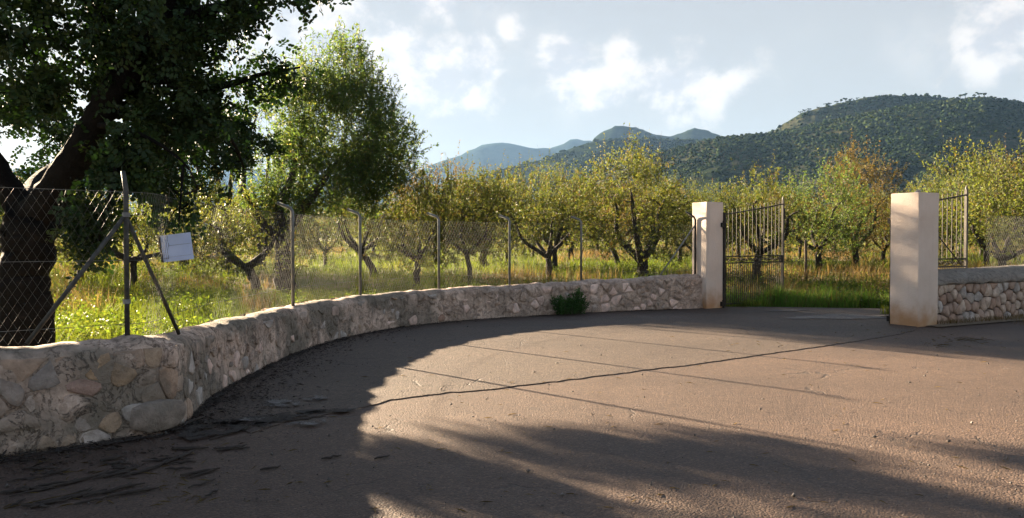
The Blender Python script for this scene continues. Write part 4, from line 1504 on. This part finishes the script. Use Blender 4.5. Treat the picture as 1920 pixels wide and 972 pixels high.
for (src, px, d) in FAR:
    shade = KIND_OF[[c_ for c_ in src.children if c_.name.startswith('crown')][0].data.materials[0].name]
    zone = [z_ for lim, z_ in ZONES if px < lim][0]
    words_ = '%s almond in the %s orchard row, %s' % (shade, 'middle' if d < 40 else 'farther' if d < 53 else 'farthest', zone)
    t_ = copy_tree(src, place(px, d), words_, 'almond trees in the farther orchard rows', gr.uniform(0, 6.28), gr.choice((0.74, 0.85, 0.93, 1.0, 1.08, 1.2)))
    t_.scale = (t_.scale[0] * gr.uniform(0.85, 1.1), t_.scale[1] * gr.uniform(0.85, 1.1), t_.scale[2] * gr.uniform(0.85, 1.15))

# the thin stake in the field beyond the gate
sx, sy, sz_ = place(1511, 26.0)
stake = link('wooden_stake', MB().tube([(0, 0, -0.2), (0.01, 0, 0.7), (-0.01, 0.01, 1.35)], [0.05, 0.045, 0.04], 7).mesh('wooden_stake'), M['wood'])
stake.location = (sx, sy, sz_)
tag(stake, 'thin dark wooden stake standing in dry grass beyond the gate leaf', 'stake')

# ------------------------------------------------------------------ grass and weeds (ground cover, uncounted)
def scatter(n_, d0, d1, px0, px1, g):
    """Points on the orchard floor, thinning with distance."""
    d = d0 * (d1 / d0) ** g.random(n_)
    u = (g.uniform(px0, px1, n_) - 960) / FPX
    x = u * d
    keep = inner_dist(x, d) > 0.48
    return x[keep], d[keep]


def blades(name, x, y, h, w, lean, tone, material, g):
    n_ = len(x)
    z = ground_z(x, y) - 0.02
    a = g.uniform(0, 2 * PI, n_)
    la = g.uniform(0, 2 * PI, n_)
    k = np.abs(g.normal(0, lean, n_)) * h
    B = np.stack([x, y, z], 1)
    S = np.stack([np.cos(a), np.sin(a), np.zeros(n_)], 1) * (w / 2)[:, None]
    Lx = np.stack([np.cos(la), np.sin(la), np.zeros(n_)], 1)
    Mid = B + Lx * (k * 0.35)[:, None] + np.stack([0 * x, 0 * x, h * 0.6], 1)
    Tip = B + Lx * k[:, None] + np.stack([0 * x, 0 * x, h * 1.0], 1)
    V = np.stack([B - S, B + S, Mid + S * 0.8, Mid - S * 0.8, Tip], 1).reshape(-1, 3)
    i = np.arange(n_) * 5
    F = np.concatenate([np.stack([i, i + 1, i + 2], 1), np.stack([i, i + 2, i + 3], 1), np.stack([i + 3, i + 2, i + 4], 1)])
    return link(name, np_mesh(name, V, F, False, {'tone': np.repeat(tone, 5)}), M[material], kind='stuff')


def build_grass():
    g = np.random.default_rng(12)
    x, y = scatter(230000, 6.0, 95, -350, 2250, g)
    px = x / y * FPX + 960
    f = fbm(x * 0.22 + 3, y * 0.22, 31, 4)
    f2 = fbm(x * 0.9, y * 0.9, 77, 3)
    dryness = f + 0.35 * (f2 - 0.5) + 0.10 * sstep(px, 1150, 1400) - 0.13 * sstep(px, 520, 250) * (y < 16) + 0.10 * np.exp(-((y - 24) / 5.0) ** 2)
    straw = np.exp(-(((px - 485) / 50) ** 2)) * (y < 17) * 0.35
    dryness = dryness + straw
    green = dryness < 0.61
    far = np.maximum(1, y / 14)
    hh = (0.20 + 0.26 * g.random(len(x)) ** 1.5) * (0.7 + 0.7 * f2)
    w = 0.0075 * far * g.uniform(0.7, 1.3, len(x))
    tone = np.clip(g.beta(2, 2, len(x)) * 0.7 + (f2 - 0.35), 0, 1)
    blades('grass', x[green], y[green], hh[green], w[green], 0.45, tone[green], 'grass', g)
    dry = ~green
    blades('dry_grass', x[dry], y[dry], hh[dry] * 1.25, w[dry] * 0.8, 0.5, tone[dry], 'dry_grass', g)
    # lush tall grass at the edge of the drive, inside the gate
    n_ = 13000
    t = g.random(n_)
    ex = 4.9 + 5.2 * t
    ey = 18.45 - 0.45 * t + np.abs(g.normal(0, 0.55, n_))
    k = (inner_dist(ex, ey) > 0.12)
    dens = fbm(ex * 1.5, ey * 1.5, 9, 3)
    k &= (dens > 0.38)
    ex, ey = ex[k], ey[k]
    hgt = (0.14 + 0.34 * g.random(len(ex))) * (0.25 + 1.5 * fbm(ex * 1.7, ey * 1.7, 3, 3))
    mix_ = g.random(len(ex)) < 0.22
    blades('verge_grass', ex[mix_], ey[mix_], hgt[mix_] * 1.15, np.full(mix_.sum(), 0.009), 0.5, g.random(mix_.sum()), 'dry_grass', g)
    ex, ey, hgt = ex[~mix_], ey[~mix_], hgt[~mix_]
    blades('lush_grass', ex, ey, hgt, np.full(len(ex), 0.012), 0.35, g.random(len(ex)), 'lush_grass', g)
    # broad-leaved weeds behind the left part of the fence
    x, y = scatter(40000, 6.4, 40, -60, 2000, g)
    px = x / y * FPX + 960
    f = fbm(x * 0.45 + 8, y * 0.45, 51, 3)
    keep = (f > 0.46 + 0.08 * sstep(px, 450, 900)) & ~((np.abs(px - 485) < 45) & (y < 17))
    x, y = x[keep], y[keep]
    n_ = len(x)
    per = 9
    hgt = (0.16 + 0.26 * g.random(n_))
    C = np.stack([np.repeat(x, per) + g.normal(0, 0.05, n_ * per), np.repeat(y, per) + g.normal(0, 0.05, n_ * per), np.repeat(ground_z(x, y), per) + np.repeat(hgt, per) * g.random(n_ * per)], 1)
    D = unit(np.stack([g.normal(0, 1, n_ * per), g.normal(0, 1, n_ * per), g.normal(0.35, 0.4, n_ * per)], 1))
    NN = unit(g.normal(0, 0.6, (n_ * per, 3)) + np.array([0, 0, 1.0]))
    V, F, kv = leaf_arrays(C, D, NN, g.uniform(0.04, 0.085, n_ * per), g.uniform(0.012, 0.024, n_ * per))
    tone = np.repeat(np.clip(np.repeat(g.normal(0.45, 0.2, n_), per) + g.normal(0, 0.15, n_ * per), 0, 1), kv)
    link('weeds', np_mesh('weeds', V, F, False, {'tone': tone}), M['weed_leaf'], kind='stuff')


build_grass()


def blades_at(name, pts, h, w, lean, material, seed, label=None, cat=None, parent=None, kind=None):
    g = np.random.default_rng(seed)
    n_ = len(pts)
    P = np.array(pts, float)
    a = g.uniform(0, 2 * PI, n_); la = g.uniform(0, 2 * PI, n_)
    hh = h * g.uniform(0.55, 1.1, n_); k = np.abs(g.normal(0, lean, n_)) * hh
    S = np.stack([np.cos(a), np.sin(a), 0 * a], 1) * w / 2
    L = np.stack([np.cos(la), np.sin(la), 0 * a], 1)
    Mid = P + L * (k * 0.35)[:, None]; Mid[:, 2] += hh * 0.6
    Tip = P + L * k[:, None]; Tip[:, 2] += hh
    V = np.stack([P - S, P + S, Mid + S * 0.8, Mid - S * 0.8, Tip], 1).reshape(-1, 3)
    i = np.arange(n_) * 5
    F = np.concatenate([np.stack([i, i + 1, i + 2], 1), np.stack([i, i + 2, i + 3], 1), np.stack([i + 3, i + 2, i + 4], 1)])
    o = link(name, np_mesh(name, V, F, False, {'tone': np.repeat(g.random(n_), 5)}), M[material], parent, kind)
    return tag(o, label, cat)


# green shrub growing at the foot of the curving wall
def build_shrub():
    s = path_s_at_px(1066, -0.15, 13.6)
    p, d, nn = path_frame(s)
    c = p - nn * 0.22
    root = empty('shrub', (c.x, c.y, 0), 'small dark green feathery shrub growing at the foot of the curving wall', 'shrub')
    g = np.random.default_rng(8)
    st = MB()
    C, D, T = [], [], []
    for i in range(64):
        off = d * g.uniform(-0.36, 0.36) + nn * g.uniform(-0.13, 0.13)
        t = (off.dot(d) / 0.36)
        h = g.uniform(0.26, 0.40) + (0.16 if 0.45 < t < 0.75 else 0)
        b = Vector((off.x * 0.75, off.y * 0.75, 0.02)); e = Vector((off.x * 1.0 + g.normal(0, .03), off.y * 1.0 + g.normal(0, .03), h))
        st.tube([b, b.lerp(e, 0.5) + Vector((g.normal(0, .01), g.normal(0, .01), 0)), e], [0.004, 0.003, 0.0015], 3, cap=False)
        for k in range(54):
            u = g.random() ** 0.8
            C.append(b.lerp(e, u)); D.append(g.normal(0, 1, 3) * (0.8, 0.8, 0.4) + np.array([0, 0, 0.7]))
    link('stems', st.mesh('stems'), M['wood'], root)
    C = np.array([tuple(q) for q in C]); D = unit(np.array(D)); n_ = len(C)
    V, F, kv = leaf_arrays(C, D, unit(g.normal(0, 1, (n_, 3))), g.uniform(0.04, 0.08, n_), g.uniform(0.005, 0.011, n_))
    link('foliage', np_mesh('foliage', V, F, False, {'tone': np.repeat(g.random(n_), kv)}), M['shrub_leaf'], root)


build_shrub()
q = ground_at(1665, 592)
blades_at('grass_tuft', [(q.x + rng.normal(0, .06), q.y + rng.normal(0, .06), 0.026) for _ in range(70)], 0.22, 0.009, 0.5, 'grass', 3, 'small green weed tuft growing from the drive beside the nearer pillar', 'plant')
q = CL + WD * 0.95 - PN2 * 0.0
blades_at('grass_tuft', [(q.x + rng.normal(0.1, .32), q.y + rng.normal(0.05, .10), 0.026) for _ in range(260)], 0.16, 0.009, 0.6, 'grass', 4, 'low green grass tuft under the gate leaf beside the farther pillar', 'plant')
q = WR0 + PN2 * 0.1
blades_at('verge_grass', [tuple(WR0 + WD * rng.uniform(-0.1, 6) + PN2 * abs(rng.normal(0.06, 0.09)) + Vector((0, 0, 0.03))) for _ in range(900)], 0.11, 0.006, 0.8, 'dry_grass', 5, kind='stuff')

# ------------------------------------------------------------------ notice hung on the carob
def build_notice():
    c = at(332, 464, 6.9)
    root = empty('notice', c, 'tilted white paper notice hanging in carob leaves right of the corner post', 'sign', None, math.radians(6))
    tilt = Matrix.Rotation(math.radians(-7), 3, 'Y')
    w, h = 0.255, 0.235
    mb = MB(); mb.box((0, 0, 0), (w, 0.012, h), tilt)
    link('panel', mb.mesh('panel'), M['paper'], root)
    sd = MB(); sd.box(tilt @ Vector((-w / 2 - 0.008, 0.0, 0)), (0.016, 0.03, h * 0.98), tilt)
    link('dark_edge', sd.mesh('dark_edge'), M['black'], root)
    cr = MB(); cr.box(tilt @ Vector((0.03, -0.0072, 0.022)), (0.19, 0.002, 0.0035), tilt)
    link('fold', cr.mesh('fold'), M['print'], root)
    cr = MB(); cr.box(tilt @ Vector((0.0, -0.0072, -0.078)), (0.22, 0.002, 0.002), tilt)
    link('fold', cr.mesh('fold'), M['print'], root)
    for sx_ in (-0.09, 0.09):
        t = tilt @ Vector((sx_, 0, h / 2))
        wm = MB(); wm.tube([t, t * 0.5 + Vector((0.0, -0.05, 0.32)), (0.02, -0.25, 0.50)], 0.002, 4)
        link('hanging_wire', wm.mesh('hanging_wire'), M['wire'], root)


build_notice()

# ------------------------------------------------------------------ fallen sticks and litter
stick_px = [(30, 925, 60, 0.0), (95, 918, 150, 0.16), (150, 905, 170, 0.14), (215, 893, 90, 0.2), (260, 890, 70, 0.15), (130, 938, 120, 0.05), (210, 925, 110, 0.1), (375, 912, 60, 0.18), (300, 875, 110, 0.35), (335, 862, 90, 0.42), (245, 930, 90, 0.0), (505, 883, 40, 0.0), (90, 950, 70, 0.08), (165, 945, 60, 0.1), (395, 930, 40, 0.4), (620, 862, 40, 0.0), (580, 795, 60, 0.0), (360, 800, 70, 0.5), (420, 820, 80, 0.3), (715, 862, 34, 0.0)]
gk = random.Random(77)
for _ in range(34):
    px_ = gk.uniform(10, 440); py_ = 905 - px_ * 0.17 + gk.gauss(10, 24)
    stick_px.append((px_, min(962, max(845, py_)), gk.uniform(22, 75), gk.uniform(-0.45, 0.45)))
gs = random.Random(9)
for (px, py, ln, an) in stick_px:
    g0 = ground_at(px, py)
    L = ln / FPX * g0.y
    r = gs.uniform(0.006, 0.011)
    P = []
    for k in range(6):
        t = k / 5 - 0.5
        P.append((t * L, gs.uniform(-0.014, 0.014) + 0.05 * L * math.sin(t * 4), r + (0.004 if k % 2 else 0.0)))
    mb = MB(); mb.tube(P, [r * 0.6, r, r * 1.1, r, r * 0.9, r * 0.4], 6)
    if ln > 80:
        mb.tube([P[3], (P[3][0] + L * 0.16, P[3][1] + 0.05, r), (P[3][0] + L * 0.24, P[3][1] + 0.09, r)], [r * 0.7, r * 0.5, r * 0.2], 5)
    o = link('fallen_stick', mb.mesh('fallen_stick', True), M['stick'])
    o.location = (g0.x, g0.y, 0.002 if py > 805 else 0.03)
    o.rotation_euler = (0, 0, an * 1.6 + 0.55)
    size_ = 'long' if ln > 100 else 'middling' if ln > 55 else 'short'
    where_ = 'at the foot of the wall corner' if py < 870 and px < 450 else 'at the bottom left edge of the road' if px < 140 else 'on the shaded road between wall corner and lower left' if px < 300 else 'on the shaded road right of the stick drift' if px < 480 else 'lying alone on the open shaded road'
    tag(o, '%s dark dead stick %s' % (size_, where_), 'stick', 'dark sticks fallen below the carob tree')
for i, (px, py, ln, an) in enumerate([(75, 947, 125, 0.62)]):
    g0 = ground_at(px, py)
    L = ln / FPX * g0.y
    o = link('straw_stalk', MB().tube([(-L / 2, 0, 0.006), (0, 0.01, 0.018), (L / 2, 0, 0.03)], [0.0035, 0.003, 0.0015], 5).mesh('straw_stalk'), M['dry_grass'])
    o.location = (g0.x, g0.y, 0.0); o.rotation_euler = (0, 0, an)
    tag(o, 'long pale straw stalk among the dark sticks at bottom left', 'straw')


def build_litter():
    g = np.random.default_rng(15)
    # small bits: leaves, bark, pods along the wall foot and over the near asphalt
    n_ = 9000
    s = 5.5 + (PATH_L - 7.5) * g.beta(1.5, 3.2, n_)
    off = np.abs(g.normal(0, 0.34, n_)) * np.interp(s, [0, 9, 12, PATH_L], [1.6, 1.6, 1.2, 0.4])
    P = []
    for a, b in zip(s, off):
        p, d, nn = path_frame(a)
        q = p - nn * b
        P.append((q.x, q.y))
    P = np.array(P)
    C = np.concatenate([P, np.full((n_, 1), 0.026)], 1)
    C[:, 2] = np.where((P[:, 1] > 6.6) | (off < 0.4), 0.027, 0.008) + g.random(n_) * 0.006
    a = np.where(P[:, 1] < 7.5, g.normal(0.75, 1.0, n_), g.uniform(0, 2 * PI, n_))
    D = np.stack([np.cos(a), np.sin(a), g.normal(0, 0.15, n_)], 1)
    NN = unit(np.stack([g.normal(0, .35, n_), g.normal(0, .35, n_), np.ones(n_)], 1))
    V, F, kv = leaf_arrays(C, unit(D), NN, np.minimum(0.012 + g.exponential(0.018, n_), 0.12), g.uniform(0.003, 0.010, n_))
    link('leaf_litter', np_mesh('leaf_litter', V, F), M['stick'], kind='stuff')
    # pale bits of straw and grit on the road
    px = np.concatenate([g.uniform(300, 1900, 260), g.normal(1800, 40, 60), g.normal(1560, 160, 90), g.uniform(20, 420, 120)])
    py = np.concatenate([g.uniform(640, 960, 260), g.normal(641, 7, 60), g.normal(628, 16, 90), g.uniform(850, 960, 120)])
    k = py > 606
    px, py = px[k], py[k]
    d = FPX * 1.5 / (py - HORIZON)
    X = (px - 960) / FPX * d
    k = inner_dist(X, d) < -0.15
    X, d = X[k], d[k]
    n_ = len(X)
    a = g.uniform(0, 2 * PI, n_)
    L = g.uniform(0.02, 0.12, n_)
    zz = np.where(d > 7.0, 0.022, 0.008)
    C = np.stack([X, d, zz], 1)
    D = np.stack([np.cos(a), np.sin(a), 0.02 * np.ones(n_)], 1)
    V, F, kv = leaf_arrays(C, D, np.tile(np.array([[0, 0, 1.0]]), (n_, 1)), L, np.full(n_, 0.0022))
    link('straw_litter', np_mesh('straw_litter', V, F, False, {'tone': np.repeat(g.random(n_), kv)}), M['dry_grass'], kind='stuff')


build_litter()


def build_grit():
    g = np.random.default_rng(33)
    n_ = 2600
    d = 4.2 * (15.0 / 4.2) ** g.random(n_)
    x = g.uniform(-0.75, 0.75, n_) * d
    k = inner_dist(x, d) < -0.05
    x, d = x[k], d[k]
    n_ = len(x)
    IV = np.array([[1, 0, 0], [-1, 0, 0], [0, 1, 0], [0, -1, 0], [0, 0, 1], [0, 0, -0.6]], float)
    IF = np.array([[0, 2, 4], [2, 1, 4], [1, 3, 4], [3, 0, 4], [2, 0, 5], [1, 2, 5], [3, 1, 5], [0, 3, 5]])
    S = g.uniform(0.003, 0.0075, n_) * (1 + 1.3 * (g.random(n_) > 0.94))
    P = IV[None] * g.uniform(0.6, 1.3, (n_, 6, 3)) * S[:, None, None]
    z = np.where(d > 6.5, 0.013, 0.004)
    P = P + np.stack([x, d, z + S * 0.4], 1)[:, None]
    F = (IF[None] + (np.arange(n_) * 6)[:, None, None]).reshape(-1, 3)
    link('loose_grit', np_mesh('loose_grit', P.reshape(-1, 3), F), M['gravel'], kind='stuff')


build_grit()
for (px, py, seed) in [(1808, 640, 1), (1745, 650, 2)]:
    q = ground_at(px, py)
    g = np.random.default_rng(seed)
    mb = MB()
    for k in range(9 if seed == 1 else 4):
        a = g.normal(0.1, 0.5); L = g.uniform(0.12, 0.32)
        x, y = q.x + g.normal(0, .10), q.y + g.normal(0, .10)
        mb.tube([(x, y, 0.012), (x + math.cos(a) * L * .5, y + math.sin(a) * L * .5, 0.03), (x + math.cos(a) * L, y + math.sin(a) * L, 0.014)], [0.004, 0.004, 0.002], 4)
    o = link('straw_wisp', mb.mesh('straw_wisp'), M['dry_grass'])
    tag(o, 'pale wisp of dry straw on the road before the short wall' if seed == 1 else 'smaller sparse straw wisp on the road near the nearer pillar', 'straw')

# ------------------------------------------------------------------ hills
def interp_profile(prof, px):
    a = np.array(prof, float)
    return np.interp(px, a[:, 0], a[:, 1])


HILLS = {
    'front': dict(prof=[(200, 440), (700, 420), (1000, 360), (1180, 300), (1290, 272), (1350, 258), (1420, 252), (1480, 245), (1560, 226), (1640, 209), (1720, 196), (1790, 187), (1840, 183), (1920, 194), (2000, 204), (2200, 235), (2600, 330), (3000, 430)], rc=640, r0=240, r1=900),
    'summit': dict(prof=[(1300, 330), (1420, 262), (1450, 245), (1480, 226), (1500, 214), (1540, 203), (1580, 193), (1640, 181), (1720, 180), (1760, 183), (1800, 190), (1900, 215), (2100, 300)], rc=800, r0=560, r1=1050),
    'ridge': dict(prof=[(300, 430), (700, 400), (820, 372), (870, 342), (940, 318), (1010, 301), (1060, 283), (1120, 264), (1200, 260), (1290, 264), (1400, 262), (1600, 280), (1900, 330), (2200, 380)], rc=1150, r0=500, r1=1600),
    'peak': dict(prof=[(900, 400), (1060, 330), (1095, 290), (1112, 262), (1130, 246), (1155, 237), (1195, 241), (1230, 254), (1262, 256), (1280, 249), (1300, 241), (1325, 245), (1360, 262), (1500, 320), (1800, 380)], rc=1750, r0=1250, r1=2300),
    'range': dict(prof=[(-600, 330), (-300, 300), (0, 320), (300, 300), (600, 330), (780, 322), (830, 302), (870, 288), (900, 273), (935, 269), (960, 270), (1000, 279), (1035, 277), (1060, 268), (1072, 261), (1090, 265), (1110, 263), (1150, 290), (1300, 330), (1700, 350), (2300, 320), (2700, 350)], rc=3000, r0=2200, r1=3250),
}


def hill_z(h, px, d, rough):
    crest = 1.5 + (HORIZON - interp_profile(h['prof'], px)) / FPX * h['rc']
    t = np.clip((d - h['r0']) / (h['rc'] - h['r0']), 0, 1)
    back = np.clip((d - h['rc']) / (h['r1'] - h['rc']), 0, 1)
    f = np.where(d <= h['rc'], 0.62 * t + 0.38 * t * t * (3 - 2 * t), 1 - 0.55 * back ** 1.3 - 0.0)
    x = (px - 960) / FPX * d
    k = 26.0 / (h['rc'] / 640)
    amp = rough * h['rc'] * 0.034 * np.sin(PI * np.clip(t, 0, 1)) * (d <= h['rc'])
    gul = np.abs(fbm(x * 0.008 * 640 / h['rc'], d * 0.006 * 640 / h['rc'], 19, 4) - 0.5) * 2
    return crest * f - amp * (0.8 * (0.5 - gul) + 0.5) - (1 - t) * 2.0


def build_hill(key, material, nx, nr, rough):
    h = HILLS[key]
    p0, p1 = h['prof'][0][0], h['prof'][-1][0]
    px = np.linspace(p0, p1, nx)
    d = np.concatenate([np.linspace(h['r0'], h['rc'], nr), np.linspace(h['rc'], h['r1'], 8)[1:]])
    PX, D = np.meshgrid(px, d)
    Z = hill_z(h, PX, D, rough)
    fine = (fbm(PX * 0.09, D * 0.02, 3, 3) - 0.5) * h['rc'] * 0.004
    V = np.stack([((PX - 960) / FPX * D).ravel(), D.ravel(), (Z + fine).ravel()], 1)
    m_ = len(px); r = len(d)
    i = np.arange((r - 1) * (m_ - 1)); a = (i // (m_ - 1)) * m_ + i % (m_ - 1)
    F = np.stack([a, a + 1, a + m_ + 1, a + m_], 1)
    return link('hill', np_mesh('hill', V, F, True), material, kind='structure')


build_hill('front', M['hill_near'], 260, 70, 1.0)
build_hill('summit', M['hill_near'], 120, 40, 0.5)
build_hill('ridge', M['hill_far'], 180, 50, 1.0)
build_hill('peak', M['hill_far'], 140, 30, 0.8)
build_hill('range', M['hill_far'], 260, 24, 0.7)


def ico(sub):
    bm = bmesh.new(); bmesh.ops.create_icosphere(bm, subdivisions=sub, radius=1.0)
    V = np.array([tuple(v_.co) for v_ in bm.verts]); F = np.array([[v_.index for v_ in f_.verts] for f_ in bm.faces]); bm.free()
    return V, F


def forest(name, key, n_, size, px0, px1, seed, rough, sub=2, t_range=(0.0, 1.0)):
    h = HILLS[key]
    g = np.random.default_rng(seed)
    px = g.uniform(px0, px1, n_); t = g.uniform(*t_range, n_)
    d = h['r0'] + (h['rc'] - h['r0']) * t
    f = fbm((px - 960) / FPX * d * 0.012, d * 0.012, seed, 4)
    keep = f + g.normal(0, 0.10, n_) > 0.37
    px, d = px[keep], d[keep]
    n_ = len(px)
    z = hill_z(h, px, d, rough)
    S = size[0] + (size[1] * 1.5 - size[0]) * g.random(n_) ** 2.2
    IV, IF = ico(sub)
    m_ = len(IV)
    P = IV[None] * (1 + 0.24 * g.normal(0, 1, (n_, m_, 1)))
    P = P * np.stack([S, S, S * g.uniform(0.5, 0.85, n_)], 1)[:, None]
    P = P + np.stack([(px - 960) / FPX * d, d, z + S * 0.45], 1)[:, None]
    F = (IF[None] + (np.arange(n_) * m_)[:, None, None]).reshape(-1, 3)
    tone = np.repeat(np.clip(g.beta(2, 2.2, n_) + 0.5 * (fbm(px * 0.01, d * 0.01, seed + 5, 3) - 0.5), 0, 1), m_)
    link(name, np_mesh(name, P.reshape(-1, 3), F, False, {'tone': tone}), M['pine'], kind='stuff')


forest('forest', 'front', 34000, (0.6, 1.15), 1000, 2200, 61, 1.0, 1)
forest('forest', 'summit', 8000, (0.7, 1.4), 1400, 2000, 62, 0.5, 1, (0.3, 1.0))
forest('forest', 'ridge', 18000, (1.3, 2.5), 700, 1700, 63, 1.0, 1, (0.0, 1.0))


def pine_thing(px, key, hgt, seed, label, group):
    h = HILLS[key]
    d = h['rc'] - 2
    x = (px - 960) / FPX * d
    z = float(hill_z(h, np.array([px]), np.array([d]), 0.5)[0]) - 0.5
    g = np.random.default_rng(seed)
    root = empty('pine_tree', (x, d, z), label, 'tree', group)
    tr = MB(); tr.tube([(0, 0, -1), (g.normal(0, .2), 0, hgt * 0.5), (g.normal(0, .4), 0, hgt * 0.85)], [0.34, 0.26, 0.14], 5)
    link('trunk', tr.mesh('trunk'), M['bark'], root)
    IV, IF = ico(2)
    V, F = [], []
    for k in range(7):
        c = np.array([g.normal(0, hgt * 0.24), g.normal(0, hgt * 0.2), hgt * g.uniform(0.66, 0.98)])
        s = hgt * g.uniform(0.12, 0.22)
        F.append(IF + len(V) * len(IV)); V.append(IV * (1 + 0.28 * g.normal(0, 1, (len(IV), 1))) * np.array([s, s, s * 0.6]) + c)
    V = np.concatenate(V); F = np.concatenate(F)
    link('crown', np_mesh('crown', V, F, False, {'tone': np.full(len(V), 0.25)}), M['pine'], root)


for i, px in enumerate([1499, 1507, 1516, 1531, 1546, 1553, 1566, 1574, 1583, 1592, 1604, 1618]):
    pine_thing(px, 'summit', 0.75 * [4.6, 5.4, 5, 4.2, 5.6, 6, 5.6, 6.4, 6.4, 5, 4.2, 3.6][i], 200 + i, 'pine on the left shoulder of the hill skyline', 'pines along the left shoulder of the hill')
for i, px in enumerate([1786, 1797, 1806, 1823, 1832, 1841, 1856, 1880, 1898]):
    pine_thing(px, 'front', 0.8 * [3, 5, 5.4, 4, 5.4, 4.4, 3, 3, 2.6][i], 230 + i, 'pine near the highest right part of the hill skyline', 'pines on the top of the hill')

# ------------------------------------------------------------------ air
hz = MB().box((0, 0, 0), (2, 2, 2)).mesh('haze')
haze = link('haze', hz, kind='stuff')
haze.scale = (3900, 3700, 225)
haze.location = (0, 0, 225 - 4)
hm = bpy.data.materials.new('haze'); hm.use_nodes = True
hm.node_tree.nodes.clear()
hn = N(hm.node_tree)
vol = hn.new('ShaderNodeVolumePrincipled')
vol.inputs['Color'].default_value = (0.33, 0.58, 1.0, 1)
vol.inputs['Density'].default_value = 0.00005
vol.inputs['Anisotropy'].default_value = 0.15
ho = hn.new('ShaderNodeOutputMaterial')
hn.link(vol.outputs[0], ho.inputs['Volume'])
hz.materials.append(hm)
